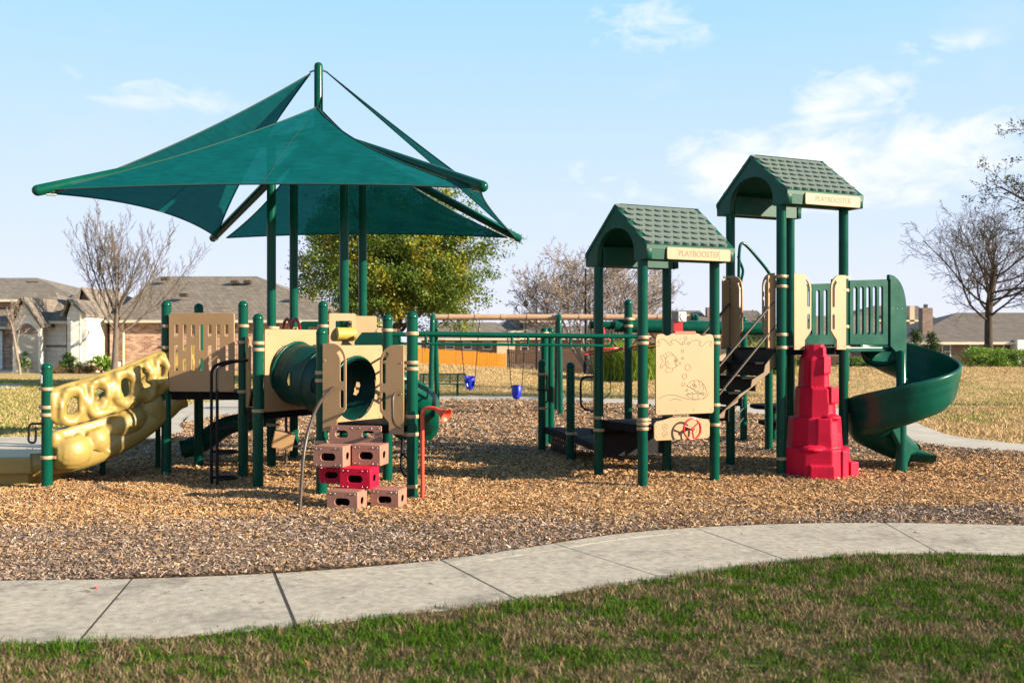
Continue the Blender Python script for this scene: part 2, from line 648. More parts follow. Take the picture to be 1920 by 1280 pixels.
M['mulch'] = noise_mat('mulch_soil', [(0.30, (0.075, 0.045, 0.027)), (0.47, (0.20, 0.125, 0.07)), (0.58, (0.33, 0.22, 0.13)), (0.72, (0.46, 0.34, 0.22))],
                       26, 9, 0.95, 1.0, 28, 0.035, second=(0.35, [(0.35, (0.75, 0.75, 0.8)), (0.65, (1.1, 1.02, 0.92))], 0.8))
M['chips'] = attr_mat('wood_chips', 0.8, 0.0, 0.25)
M['lawn'] = noise_mat('dry_lawn', [(0.28, (0.30, 0.205, 0.085)), (0.45, (0.46, 0.325, 0.145)), (0.6, (0.56, 0.405, 0.195)), (0.75, (0.62, 0.46, 0.25))],
                      2.2, 12, 0.95, 0.8, 14, 0.06,
                      second=(0.28, [(0.30, (0.70, 0.86, 0.48)), (0.44, (0.94, 0.98, 0.85)), (0.6, (1.08, 1.02, 0.96))], 0.75))
M['blade'] = attr_mat('grass_blades', 0.8, 0.18, 0.08)
M['leaf'] = attr_mat('tree_leaves', 0.5, 0.35, 0.35)
M['bark'] = noise_mat('bark', [(0.3, (0.095, 0.075, 0.062)), (0.7, (0.21, 0.17, 0.14))], 6, 8, 0.95, 0.6, 20, 0.03, (3, 3, 0.6))
M['bark_pale'] = noise_mat('pale_bark', [(0.3, (0.20, 0.155, 0.125)), (0.7, (0.36, 0.29, 0.24))], 6, 8, 0.95, 0.5, 20, 0.03, (3, 3, 0.6))
M['bark_dark'] = noise_mat('dark_bark', [(0.3, (0.045, 0.034, 0.028)), (0.7, (0.105, 0.08, 0.062))], 6, 8, 0.95, 0.6, 20, 0.03, (3, 3, 0.6))
M['brick'] = brick_mat('red_brick', (0.26, 0.10, 0.065), (0.66, 0.44, 0.31), (0.50, 0.40, 0.32), 0.32, 0.11, 0.012)
M['brick_d'] = brick_mat('brown_brick', (0.20, 0.12, 0.09), (0.30, 0.20, 0.155), (0.28, 0.23, 0.2), 0.24, 0.085, 0.012)
M['stone'] = brick_mat('white_stone', (0.74, 0.71, 0.64), (0.86, 0.84, 0.79), (0.64, 0.61, 0.55), 0.75, 0.30, 0.016, 0.6, mott=0.25)
M['roof'] = brick_mat('asphalt_shingles', (0.175, 0.142, 0.112), (0.26, 0.218, 0.175), (0.125, 0.105, 0.085), 0.30, 0.14, 0.02, 0.4)
M['roof_d'] = brick_mat('dark_asphalt_shingles', (0.13, 0.105, 0.09), (0.19, 0.155, 0.13), (0.10, 0.085, 0.07), 0.30, 0.14, 0.02, 0.4)
M['stucco'] = coat_mat('tan_stucco', (0.60, 0.47, 0.33), 0.9, 0.06, 1.0, dirt=0.08)
M['cedar'] = noise_mat('orange_cedar', [(0.3, (0.60, 0.225, 0.018)), (0.7, (0.78, 0.34, 0.035))], 3, 8, 0.85, 0.3, 30, 0.01, (8, 8, 0.5))
M['fence_d'] = noise_mat('brown_fence_wood', [(0.3, (0.060, 0.034, 0.024)), (0.7, (0.12, 0.070, 0.048))], 3, 8, 0.85, 0.3, 30, 0.01, (8, 8, 0.5))


def fabric_mat():
    m, nt, bs = new_mat('shade_fabric')
    tcn = nd(nt, 'ShaderNodeTexCoord')
    mpn = nd(nt, 'ShaderNodeMapping')
    mpn.inputs['Scale'].default_value = (1.2, 0.6, 6.0)
    mpn.inputs['Rotation'].default_value = (0.3, 0.5, 0.2)
    nt.links.new(tcn.outputs['Object'], mpn.inputs['Vector'])
    n1 = nd(nt, 'ShaderNodeTexNoise', Scale=5.0, Detail=7.0, Roughness=0.6)
    nt.links.new(mpn.outputs[0], n1.inputs['Vector'])
    col = ramp(nt, n1.outputs['Fac'], [(0.3, (0.0003, 0.074, 0.077)), (0.7, (0.0012, 0.112, 0.115))])
    nt.links.new(col, bs.inputs['Base Color'])
    bs.inputs['Roughness'].default_value = 0.75
    bs.inputs['Specular IOR Level'].default_value = 0.08
    tl = nd(nt, 'ShaderNodeBsdfTranslucent')
    nt.links.new(col, tl.inputs['Color'])
    mx = nd(nt, 'ShaderNodeMixShader')
    mx.inputs[0].default_value = 0.22
    nt.links.new(bs.outputs[0], mx.inputs[1])
    nt.links.new(tl.outputs[0], mx.inputs[2])
    tp = nd(nt, 'ShaderNodeBsdfTransparent')
    tp.inputs[0].default_value = (0.12, 0.72, 0.75, 1)
    mx2 = nd(nt, 'ShaderNodeMixShader')
    mx2.inputs[0].default_value = 0.055       # open share of the knitted mesh
    nt.links.new(mx.outputs[0], mx2.inputs[1])
    nt.links.new(tp.outputs[0], mx2.inputs[2])
    nt.links.new(mx2.outputs[0], nt.nodes['Material Output'].inputs[0])
    return m


M['fabric'] = fabric_mat()
M['hem'] = coat_mat('fabric_hem', (0.006, 0.05, 0.045), 0.8, 0.1, 3.0, dirt=0)


def np_mesh(name, verts, faces_flat, loop_total, mat, cols=None):
    """big mesh from numpy arrays; cols per vertex (n,3)"""
    me = bpy.data.meshes.new(name)
    nv = len(verts)
    me.vertices.add(nv)
    me.vertices.foreach_set('co', np.asarray(verts, dtype=np.float32).ravel())
    nl = len(faces_flat)
    me.loops.add(nl)
    me.loops.foreach_set('vertex_index', np.asarray(faces_flat, dtype=np.int32))
    npoly = len(loop_total)
    me.polygons.add(npoly)
    lt = np.asarray(loop_total, dtype=np.int32)
    ls = np.concatenate([[0], np.cumsum(lt)[:-1]]).astype(np.int32)
    me.polygons.foreach_set('loop_start', ls)
    if cols is not None:
        ca = me.attributes.new('Col', 'FLOAT_COLOR', 'POINT')
        c4 = np.ones((nv, 4), dtype=np.float32)
        c4[:, :3] = cols
        ca.data.foreach_set('color', c4.ravel())
    me.materials.append(mat)
    me.update(calc_edges=True)
    return me


def np_noise(x, y, seed, scale):
    """cheap smooth value noise, 0..1"""
    rs = np.random.RandomState(seed)
    g = rs.rand(64, 64)
    u = (x / scale) % 63
    v = (y / scale) % 63
    i = u.astype(int)
    j = v.astype(int)
    a = u - i
    c = v - j
    a = a * a * (3 - 2 * a)
    c = c * c * (3 - 2 * c)
    return (g[i, j] * (1 - a) * (1 - c) + g[i + 1, j] * a * (1 - c) + g[i, j + 1] * (1 - a) * c + g[i + 1, j + 1] * a * c)


def in_poly(px, py, poly):
    inside = np.zeros(len(px), bool)
    n = len(poly)
    j = n - 1
    for i in range(n):
        xi, yi = poly[i][0], poly[i][1]
        xj, yj = poly[j][0], poly[j][1]
        c = ((yi > py) != (yj > py)) & (px < (xj - xi) * (py - yi) / (yj - yi + 1e-12) + xi)
        inside ^= c
        j = i
    return inside


def smoothstep(a, b_, x):
    t = np.clip((x - a) / (b_ - a), 0, 1)
    return t * t * (3 - 2 * t)

# ------------------------------------------------------------------ terrain


def terrain(x, y):
    x = np.asarray(x, float)
    y = np.asarray(y, float)
    crest = np.interp(x, [-30, -15, -6, 0, 4, 9, 40], [0, 0, 0.85, 0.55, 0.2, 0.66, 0.7])
    drop = np.interp(x, [-16, -8], [0, -0.75])
    h = -0.03 + crest * smoothstep(31, 44, y) * (1 - smoothstep(46, 58, y)) + drop * smoothstep(46, 60, y)
    return h


def tz(x, y):
    return float(terrain(x, y))


xs = [-1500, -600, -250] + list(np.arange(-120, 121, 2.0)) + [250, 600, 1500]
ys = [-300, -60] + list(np.arange(-10, 110, 1.5)) + [150, 300, 800, 2600]
gx, gy = np.meshgrid(xs, ys)
gz = terrain(gx, gy) - 0.0
gv = np.stack([gx.ravel(), gy.ravel(), gz.ravel()], 1)
nx_, ny_ = len(xs), len(ys)
ii, jj = np.meshgrid(np.arange(nx_ - 1), np.arange(ny_ - 1))
a0 = (jj * nx_ + ii).ravel()
gf = np.stack([a0, a0 + 1, a0 + nx_ + 1, a0 + nx_], 1)
me = np_mesh('ground', gv, gf.ravel(), np.full(len(gf), 4), M['lawn'])
tag(link(bpy.data.objects.new('ground', me)), kind='structure', label='dry straw coloured park lawn around the mulch bed')


def interp_curve(pts, n=90, lo=None, hi=None):
    """dense smooth polyline (px, py) through photo points"""
    P = smooth_path([(p[0], p[1], 0) for p in pts], 10)
    return [(p.x, p.y) for p in P]


FAR_EDGE = [(-900, 1110), (-400, 1098), (0, 1092), (280, 1088), (520, 1078), (700, 1065), (850, 1050), (1000, 1028), (1150, 1005),
            (1300, 992), (1500, 984), (1700, 983), (1920, 988), (2250, 998), (2700, 1015)]
NEAR_EDGE = [(-900, 1232), (-400, 1222), (0, 1212), (250, 1203), (550, 1178), (760, 1155), (960, 1132), (1100, 1108), (1250, 1088),
             (1400, 1065), (1550, 1048), (1700, 1042), (1920, 1045), (2250, 1055), (2700, 1075)]
far_c = interp_curve(FAR_EDGE)
near_c = interp_curve(NEAR_EDGE)


def yof(c, px):
    return float(np.interp(px, [p[0] for p in c], [p[1] for p in c]))


JOINTS = [(-780, -1020), (-380, -560), (-60, -260), (237, 145), (518, 555), (840, 975), (1058, 1250), (1318, 1480), (1668, 1765), (2040, 2180), (2400, 2600)]
ZS = 0.016
sidewalk = MB()
base_poly = [gnd(p[0], p[1]) for p in far_c if -900 <= p[0] <= 2600] + [gnd(p[0], p[1]) for p in reversed(near_c) if -900 <= p[0] <= 2600]


def ribbon(far, near, z0, z1):
    """closed slab between two equal length polylines of xy points"""
    n = len(far)
    vs = [(p[0], p[1], z1) for p in far] + [(p[0], p[1], z1) for p in near]
    vs += [(p[0], p[1], z0) for p in far] + [(p[0], p[1], z0) for p in near]
    fs = []
    for i in range(n - 1):
        fs.append((i + 1, i, n + i, n + i + 1))
        fs.append((i, i + 1, 2 * n + i + 1, 2 * n + i))
        fs.append((n + i + 1, n + i, 3 * n + i, 3 * n + i + 1))
    fs.append((0, 2 * n, 3 * n, n))
    fs.append((n - 1, 2 * n - 1, 4 * n - 1, 3 * n - 1))
    return vs, fs


# dark bedding under the slabs shows in the joints
n_ = 60
pxs = np.linspace(-850, 2550, n_)
fa = [gnd(p, yof(far_c, p)) for p in pxs]
ne = [gnd(p, yof(near_c, p)) for p in pxs]
vs, fs = ribbon(fa, ne, -0.05, ZS - 0.0025)
walk = MB().add(vs, fs).build('sidewalk', M['joint'])
tag(walk, 'curving concrete sidewalk in front of the mulch', kind='structure')
for k in range(len(JOINTS) - 1):
    (f0, n0), (f1, n1) = JOINTS[k], JOINTS[k + 1]
    m_ = 14
    fpts, cpts, c2pts, npts = [], [], [], []
    for i in range(m_ + 1):
        t = i / m_
        pf, pn = f0 + (f1 - f0) * t, n0 + (n1 - n0) * t
        A = gnd(pf - (pn - pf) * 0.10, yof(far_c, pf - (pn - pf) * 0.10))
        B = gnd(pn, yof(near_c, pn))
        dv = (B - A).normalized()
        fpts.append(A)
        cpts.append(A + dv * 0.20)
        c2pts.append(A + dv * 0.205)
        npts.append(B)
    for pts in (fpts, cpts, c2pts, npts):      # open joint of about 1 cm
        d0 = (pts[1] - pts[0]).normalized()
        d1 = (pts[-2] - pts[-1]).normalized()
        g = 0.007 if k not in (3, 4) else 0.012
        pts[0] = pts[0] + d0 * g
        pts[-1] = pts[-1] + d1 * g
    dz = random.uniform(-0.001, 0.001)
    vs, fs = ribbon(c2pts, npts, -0.08, ZS + dz)
    o = MB().add(vs, fs).build('slab', M['concrete'], walk)
    vs, fs = ribbon(fpts, cpts, -0.08, ZS + 0.0005 - dz)
    o = MB().add(vs, fs).build('edge_strip', M['concrete'], walk)

# back path: lower edge (mulch side) and upper edge (lawn side)
LOW = [(-700, 880), (-300, 862), (0, 848), (100, 843), (220, 834), (305, 823), (345, 811), (338, 797), (380, 789), (440, 778), (520, 768),
       (700, 757), (850, 752), (1000, 752), (1250, 766), (1480, 783), (1600, 806), (1700, 828), (1800, 842), (1920, 853), (2300, 885), (2800, 930)]
UPP = [(-700, 846), (-300, 832), (0, 822), (100, 820), (190, 806), (260, 786), (320, 765), (400, 754), (440, 751), (480, 750), (560, 748),
       (700, 745), (850, 744), (1000, 745), (1250, 752), (1480, 763), (1600, 770), (1690, 785), (1770, 815), (1860, 829), (1980, 840), (2400, 865)]


def resample(pts, n):
    P = smooth_path([gnd(*p) for p in pts], 8)
    L = [0]
    for i in range(1, len(P)):
        L.append(L[-1] + (P[i] - P[i - 1]).length)
    out = []
    for t in np.linspace(0, L[-1], n):
        out.append(Vector((np.interp(t, L, [p.x for p in P]), np.interp(t, L, [p.y for p in P]), 0)))
    return out


def path_mesh(low, upp, z):
    lo = smooth_path([gnd(*p) for p in low], 6)
    up = smooth_path([gnd(*p) for p in upp], 6)
    n = len(lo)
    vs, fs = [], []
    for i in range(n):
        for t in (0, 0.5, 1.0):
            p = lo[i].lerp(up[i], t)
            vs.append((p.x, p.y, max(tz(p.x, p.y) + 0.012, z)))
    for i in range(n - 1):
        for k in range(2):
            fs.append((i * 3 + k, (i + 1) * 3 + k, (i + 1) * 3 + k + 1, i * 3 + k + 1))
    vs2 = list(vs)
    for i in range(n):
        vs2.append((vs[i * 3][0], vs[i * 3][1], -0.1))
    m = len(vs)
    for i in range(n - 1):
        fs.append((i * 3, m + i, m + i + 1, (i + 1) * 3))
    return vs2, fs


vs, fs = path_mesh(LOW, UPP, 0.03)
tag(MB().add(vs, fs).build('path', M['concrete_far']), 'pale concrete path along the far side of the mulch bed', kind='structure')
# small walk on the lawn at the far left and the driveway of the house
for name, pts in (('path', [(-200, 716), (40, 719), (46, 724), (20, 729), (-200, 732)]), ('driveway', [(-150, 690), (88, 690.5), (90, 693), (10, 697), (-150, 700)])):
    P = [gnd(*p) for p in pts]
    mb = MB().add([(p.x, p.y, tz(p.x, p.y) + 0.02) for p in P], [tuple(range(len(P)))])
    tag(mb.build(name, M['concrete_far']), 'concrete ' + ('driveway in front of the stone garage' if name == 'driveway' else 'walk crossing the lawn before the stone house'), kind='structure')

# mulch bed
lowP = smooth_path([gnd(*p) for p in LOW], 6)
farP = [gnd(p[0], p[1]) for p in far_c]
mulch_poly = [Vector((p.x, p.y, 0)) for p in farP] + [Vector((p.x, p.y, 0)) for p in reversed(lowP)]
bm = bmesh.new()
bvs = [bm.verts.new((p.x, p.y, 0.0)) for p in mulch_poly]
bes = [bm.edges.new((bvs[i], bvs[(i + 1) % len(bvs)])) for i in range(len(bvs))]
bmesh.ops.triangle_fill(bm, use_beauty=True, edges=bes)
for f in bm.faces:
    if f.normal.z < 0:
        f.normal_flip()
me = bpy.data.meshes.new('mulch_bed')
bm.to_mesh(me)
bm.free()
me.materials.append(M['mulch'])
tag(link(bpy.data.objects.new('mulch_bed', me)), 'brown wood mulch ground under the play equipment', kind='structure')
mpoly = [(p.x, p.y) for p in mulch_poly]
walk_poly = [(p[0], p[1]) for p in fa] + [(p[0], p[1]) for p in reversed(ne)]
path_poly = [(p.x, p.y) for p in lowP] + [(p.x, p.y) for p in reversed(smooth_path([gnd(*p) for p in UPP], 6))]


# ------------------------------------------------------------------ wood chips


def make_chips(rs, x, y, size, keep_z=0.0):
    n = len(x)
    L = size * rs.uniform(0.55, 1.5, n)
    Wd = size * rs.uniform(0.16, 0.42, n)
    yaw = rs.uniform(0, np.pi, n)
    tilt = rs.normal(0, 0.34, n)
    roll = rs.normal(0, 0.45, n)
    z = rs.uniform(0.002, 0.03, n) * (size / 0.05) + (0.028 * smoothstep(0.35, 0.8, np_noise(x + 70, y + 70, 41, 0.8)) + 0.015 * np_noise(x + 70, y + 70, 42, 0.25)) * (keep_z == 0) * smoothstep(0, 0.5, y - 7.0) + 0.5 * np.sin(tilt) ** 2 * L * 0.3 + keep_z
    lx = np.stack([np.cos(yaw) * np.cos(tilt), np.sin(yaw) * np.cos(tilt), np.sin(tilt)], 1)
    wx = np.stack([-np.sin(yaw) * np.cos(roll), np.cos(yaw) * np.cos(roll), np.sin(roll)], 1)
    nz = np.cross(lx, wx)
    c = np.stack([x, y, z], 1)
    hl = (L / 2)[:, None]
    hw = (Wd / 2)[:, None]
    fold = (Wd * rs.uniform(-0.1, 0.5, n))[:, None]
    taper = rs.uniform(0.3, 1.0, n)[:, None]
    v = np.empty((n, 6, 3))
    v[:, 0] = c - lx * hl - wx * hw
    v[:, 1] = c + lx * hl * 0.95 - wx * hw * taper
    v[:, 2] = c + lx * hl + nz * fold
    v[:, 3] = c - lx * hl * 1.05 + nz * fold
    v[:, 4] = c + lx * hl * 0.9 + wx * hw * taper
    v[:, 5] = c - lx * hl * 0.92 + wx * hw
    base = (np.arange(n) * 6)[:, None]
    f = np.concatenate([base + np.array([[0, 1, 2, 3]]), base + np.array([[3, 2, 4, 5]])], 1).reshape(-1)
    return v.reshape(-1, 3), f


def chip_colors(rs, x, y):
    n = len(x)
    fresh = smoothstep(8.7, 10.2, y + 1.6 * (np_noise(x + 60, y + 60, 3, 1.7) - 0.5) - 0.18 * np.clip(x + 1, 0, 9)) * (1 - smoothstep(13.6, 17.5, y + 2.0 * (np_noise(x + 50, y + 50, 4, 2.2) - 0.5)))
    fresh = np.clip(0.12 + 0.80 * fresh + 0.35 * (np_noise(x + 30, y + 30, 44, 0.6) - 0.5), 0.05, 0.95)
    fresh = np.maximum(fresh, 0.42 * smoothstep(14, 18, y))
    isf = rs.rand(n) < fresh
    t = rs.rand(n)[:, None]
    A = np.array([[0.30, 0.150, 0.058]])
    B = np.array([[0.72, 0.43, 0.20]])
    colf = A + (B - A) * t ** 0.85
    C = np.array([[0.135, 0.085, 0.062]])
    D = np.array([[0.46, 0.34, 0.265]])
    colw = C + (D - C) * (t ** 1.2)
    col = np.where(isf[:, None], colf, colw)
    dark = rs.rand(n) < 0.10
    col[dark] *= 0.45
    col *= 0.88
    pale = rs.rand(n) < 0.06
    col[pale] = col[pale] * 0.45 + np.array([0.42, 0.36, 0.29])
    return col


rs = np.random.RandomState(11)
cx_, cy_, cs_ = [], [], []
for (d0, d1, dens, size) in ((6.3, 9.0, 3600, 0.032), (9.0, 12.5, 2800, 0.036), (12.5, 17, 1200, 0.050), (17, 24, 560, 0.066), (24, 33, 330, 0.082)):
    wmax = 0.56 * d1 + 1.2
    n = int(dens * 2 * wmax * (d1 - d0))
    x = rs.uniform(-wmax, wmax, n)
    y = rs.uniform(d0, d1, n)
    k = (np.abs(x) < 0.56 * y + 1.2) & in_poly(x, y, mpoly)
    cx_.append(x[k])
    cy_.append(y[k])
    cs_.append(np.full(k.sum(), size))
# a few strays on the concrete along the edge
n = 260
t = rs.randint(0, len(pxs) - 1, n)
off = rs.exponential(0.10, n)
sx_ = np.array([fa[i].x for i in t]) + rs.uniform(-0.5, 0.5, n)
sy_ = np.array([fa[i].y for i in t]) - off
cx = np.concatenate(cx_)
cy = np.concatenate(cy_)
csz = np.concatenate(cs_)
print('chips', len(cx))
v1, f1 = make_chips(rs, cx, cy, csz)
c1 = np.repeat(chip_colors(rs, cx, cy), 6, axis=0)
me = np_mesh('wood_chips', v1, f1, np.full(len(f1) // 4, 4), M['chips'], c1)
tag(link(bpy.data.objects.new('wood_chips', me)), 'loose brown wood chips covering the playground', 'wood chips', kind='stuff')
n = 220
t = rs.uniform(-600, 2400, n)
u = rs.rand(n) ** 2.2
P = [gnd(a, yof(far_c, a)).lerp(gnd(a, yof(near_c, a)), float(b_)) for a, b_ in zip(t, u)]
x = np.array([p.x for p in P])
y = np.array([p.y for p in P])
v1, f1 = make_chips(rs, x, y, np.full(n, 0.034), ZS + 0.001)
v1[:, 2] = np.maximum(v1[:, 2] * 0.5 + (ZS + 0.004) * 0.5, ZS + 0.004)
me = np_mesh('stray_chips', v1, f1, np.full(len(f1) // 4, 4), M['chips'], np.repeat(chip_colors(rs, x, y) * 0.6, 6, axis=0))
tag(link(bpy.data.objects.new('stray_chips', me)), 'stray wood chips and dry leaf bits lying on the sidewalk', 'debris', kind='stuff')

# fallen leaves on the turf and the concrete
n = 150
lx_ = rs.uniform(-5, 7, n)
ly_ = rs.uniform(4.6, 9.5, n)
k = in_poly(lx_, ly_, mpoly)
lx_, ly_ = lx_[~k], ly_[~k]
n = len(lx_)
on_walk = in_poly(lx_, ly_, walk_poly)
keep = ~on_walk | (rs.rand(n) < 0.35)
lx_, ly_, on_walk = lx_[keep], ly_[keep], on_walk[keep]
n = len(lx_)
v1, f1 = make_chips(rs, lx_, ly_, np.full(n, 0.045), 0.001)
v1 = v1.reshape(-1, 6, 3)
ctr = v1.mean(axis=1, keepdims=True)
v1 = ctr + (v1 - ctr) * np.array([1.0, 1.0, 0.7])
v1[:, :, 2] += np.where(on_walk, 0.02, 0.035)[:, None]
lc = np.array([[0.16, 0.07, 0.03]]) * (0.5 + rs.rand(n)[:, None]) + np.array([[0.05, 0.02, 0.0]]) * rs.rand(n)[:, None]
me = np_mesh('fallen_leaves', v1.reshape(-1, 3), f1, np.full(len(f1) // 4, 4), M['chips'], np.repeat(lc, 6, axis=0))
tag(link(bpy.data.objects.new('fallen_leaves', me)), 'dry brown leaves scattered over the grass and sidewalk', 'leaves', kind='stuff')

# ------------------------------------------------------------------ grass


def make_blades(rs, x, y, z, h, w, lean):
    n = len(x)
    yaw = rs.uniform(0, 2 * np.pi, n)
    ld = rs.uniform(0, 2 * np.pi, n)
    lx = np.cos(ld) * lean * h
    ly = np.sin(ld) * lean * h
    wx = np.cos(yaw) * w / 2
    wy = np.sin(yaw) * w / 2
    hh = h * np.sqrt(np.clip(1 - 0.5 * lean ** 2, 0.2, 1))
    v = np.empty((n, 5, 3))
    v[:, 0] = np.stack([x - wx, y - wy, z], 1)
    v[:, 1] = np.stack([x + wx, y + wy, z], 1)
    v[:, 2] = np.stack([x + wx * 0.8 + lx * 0.35, y + wy * 0.8 + ly * 0.35, z + hh * 0.6], 1)
    v[:, 3] = np.stack([x - wx * 0.8 + lx * 0.35, y - wy * 0.8 + ly * 0.35, z + hh * 0.6], 1)
    v[:, 4] = np.stack([x + lx, y + ly, z + hh], 1)
    base = (np.arange(n) * 5)[:, None]
    q = base + np.array([[0, 1, 2, 3]])
    t = base + np.array([[3, 2, 4]])
    f = np.concatenate([q.ravel(), t.ravel()])
    lt = np.concatenate([np.full(n, 4), np.full(n, 3)])
    return v.reshape(-1, 3), f, lt


rs = np.random.RandomState(5)
n = 480000
x = rs.uniform(-6.2, 8.6, n)
y = rs.uniform(4.2, 9.2, n)
front = np.array([(p.x, p.y) for p in ne])
o_ = np.argsort(front[:, 0])
yedge = np.interp(x, front[o_, 0], front[o_, 1]) + 0.09 * (np_noise(x + 40, y + 40, 22, 0.16) - 0.30) + 0.05 * (np_noise(x + 40, y + 40, 23, 0.05) - 0.4)
k = (y < yedge) & (np.abs(x) < 0.54 * y + 2.2)
x, y = x[k], y[k]
pn = 0.40 * np_noise(x + 20, y + 20, 8, 0.5) + 0.60 * np_noise(x + 20, y + 20, 9, 0.13)
gfac = smoothstep(0.47, 0.58, pn + rs.normal(0, 0.05, len(x)))
isg = rs.rand(len(x)) < (0.16 + 0.78 * gfac)
h = np.where(isg, rs.uniform(0.022, 0.055, len(x)), rs.uniform(0.02, 0.058, len(x))) * (0.35 + 0.6 * np_noise(x + 20, y + 20, 15, 0.3) + 0.7 * np_noise(x + 20, y + 20, 16, 0.09))
w = np.where(isg, rs.uniform(0.003, 0.006, len(x)), rs.uniform(0.003, 0.006, len(x)))
lean = np.where(isg, rs.uniform(0.1, 0.8, len(x)), rs.uniform(0.2, 1.2, len(x)))
print('blades', len(x))
v1, f1, lt = make_blades(rs, x, y, np.full(len(x), 0.008), h, w, lean)
t = rs.rand(len(x))[:, None]
cg = np.array([[0.020, 0.058, 0.003]]) * (1 - t) + np.array([[0.080, 0.165, 0.010]]) * t
cd = np.array([[0.085, 0.058, 0.030]]) * (1 - t) + np.array([[0.38, 0.285, 0.17]]) * t ** 1.3
c = np.where(isg[:, None], cg, cd)
br = rs.rand(len(x)) < 0.04
c[br] = np.array([0.14, 0.06, 0.03])
c5 = np.repeat(c * 0.93, 5, axis=0)
me = np_mesh('grass', v1, f1, lt, M['blade'], c5)
tag(link(bpy.data.objects.new('grass', me)), 'patchy green and straw coloured grass in front of the sidewalk', 'grass', kind='stuff')
# soil under the near grass
P = [(p.x, p.y - 0.0) for p in ne]
vs = [(p[0], p[1] + 0.03, 0.010) for p in P] + [(p[0], 1.0, 0.010) for p in P]
m_ = len(P)
tag(MB().add(vs, [(i + 1, i, m_ + i, m_ + i + 1) for i in range(m_ - 1)]).build('soil', noise_mat('turf_soil', [(0.35, (0.05, 0.05, 0.018)), (0.55, (0.13, 0.115, 0.045)), (0.7, (0.24, 0.185, 0.10))], 9, 8, 0.95, 0.8, 60)),
    'dark soil between the grass blades before the sidewalk', kind='structure')

# longer tufts on the far lawn
rs = np.random.RandomState(6)
n = 260000
y = 14 + 34 * rs.rand(n) ** 1.15
x = rs.uniform(-1, 1, n) * (0.56 * y + 2)
k = ~in_poly(x, y, mpoly) & ~in_poly(x, y, path_poly)
x, y = x[k], y[k]
g = np_noise(x + 80, y * 0.6 + 80, 31, 2.6) * 0.6 + np_noise(x + 80, y + 80, 32, 0.8) * 0.4
left = smoothstep(-6, -9, x)
isg = rs.rand(len(x)) < np.clip(smoothstep(0.62, 0.80, g) * 0.55 + 0.55 * left, 0, 0.85)
h = rs.uniform(0.03, 0.085, len(x)) * (0.6 + 0.8 * np_noise(x + 80, y + 80, 33, 1.1))
v1, f1, lt = make_blades(rs, x, y, terrain(x, y), h, rs.uniform(0.012, 0.03, len(x)), rs.uniform(0.2, 1.2, len(x)))
t = rs.rand(len(x))[:, None]
cg = np.array([[0.10, 0.13, 0.025]]) * (1 - t) + np.array([[0.24, 0.27, 0.055]]) * t
cd = np.array([[0.32, 0.205, 0.095]]) * (1 - t) + np.array([[0.60, 0.43, 0.24]]) * t
c5 = np.repeat(np.where(isg[:, None], cg, cd), 5, axis=0)
me = np_mesh('lawn_grass', v1, f1, lt, M['blade'], c5)
tag(link(bpy.data.objects.new('lawn_grass', me)), 'short dry grass on the lawn beyond the mulch', 'grass', kind='stuff')

# ------------------------------------------------------------------ play equipment: shared pieces
POST_R = 0.0635
_post_cache = {}
_cap_me = None
_clamp_me = None
_bolt_me = None


def get_post(h):
    key = round(h, 3)
    if key not in _post_cache:
        mb = MB().lathe([(POST_R, -0.06), (POST_R, 0.3), (POST_R, h - POST_R * 0.9)], 20, cap0=False, cap1=False)
        _post_cache[key] = mb.mesh('post', M['green'])
    return _post_cache[key]


def shared():
    global _cap_me, _clamp_me, _bolt_me
    prof = [(POST_R, 0), (POST_R + 0.002, 0.0), (POST_R + 0.002, 0.012)]
    for k in range(1, 8):
        a = k / 8 * math.pi / 2
        prof.append(((POST_R + 0.002) * math.cos(a), 0.012 + (POST_R) * math.sin(a)))
    prof.append((0.004, 0.012 + POST_R))
    _cap_me = MB().lathe(prof, 20, cap0=False).mesh('cap', M['green'])
    mb = MB()
    r = POST_R + 0.008
    mb.lathe([(r - 0.01, -0.021), (r, -0.021), (r + 0.003, -0.015), (r + 0.003, 0.015), (r, 0.021), (r - 0.01, 0.021)], 20, cap0=False, cap1=False)
    mb.box((r + 0.016, 0, 0), (0.05, 0.032, 0.034))
    me = mb.mesh('clamp', M['clamp'])
    _clamp_me = me
    _bolt_me = MB().lathe([(0.0085, 0), (0.0085, 0.003), (0.005, 0.006)], 8).mesh('bolt', M['steel'])


shared()


def post(parent, x, y, h, clamps=(), cap=True, name='post'):
    """round upright with domed cap; clamps = [(z, angle in degrees), ...]"""
    p = inst(name, get_post(h), parent, Matrix.Translation((x, y, 0)))
    if cap:
        inst('cap', _cap_me, p, Matrix.Translation((x, y, h - POST_R * 0.9)))
    for z, a in clamps:
        inst('clamp', _clamp_me, p, Matrix.Translation((x, y, z)) @ Matrix.Rotation(RAD(a), 4, 'Z'))
    return p


def bolts(parent, Mx, pts, z):
    for (a, b_) in pts:
        inst('bolt', _bolt_me, parent, Mx @ Matrix.Translation((a, b_, z)))


def deck(parent, poly, z, name='deck', hole=True):
    """coated metal deck with a rim, board thickness 9 cm"""
    mb = MB().prism([(p[0], p[1]) for p in poly], z - 0.10, z)
    o = mb.build(name, M['deck'], parent, bevel=0.012)
    return o


def ccw(poly):
    a = sum(poly[i][0] * poly[(i + 1) % len(poly)][1] - poly[(i + 1) % len(poly)][0] * poly[i][1] for i in range(len(poly)))
    return poly if a > 0 else poly[::-1]


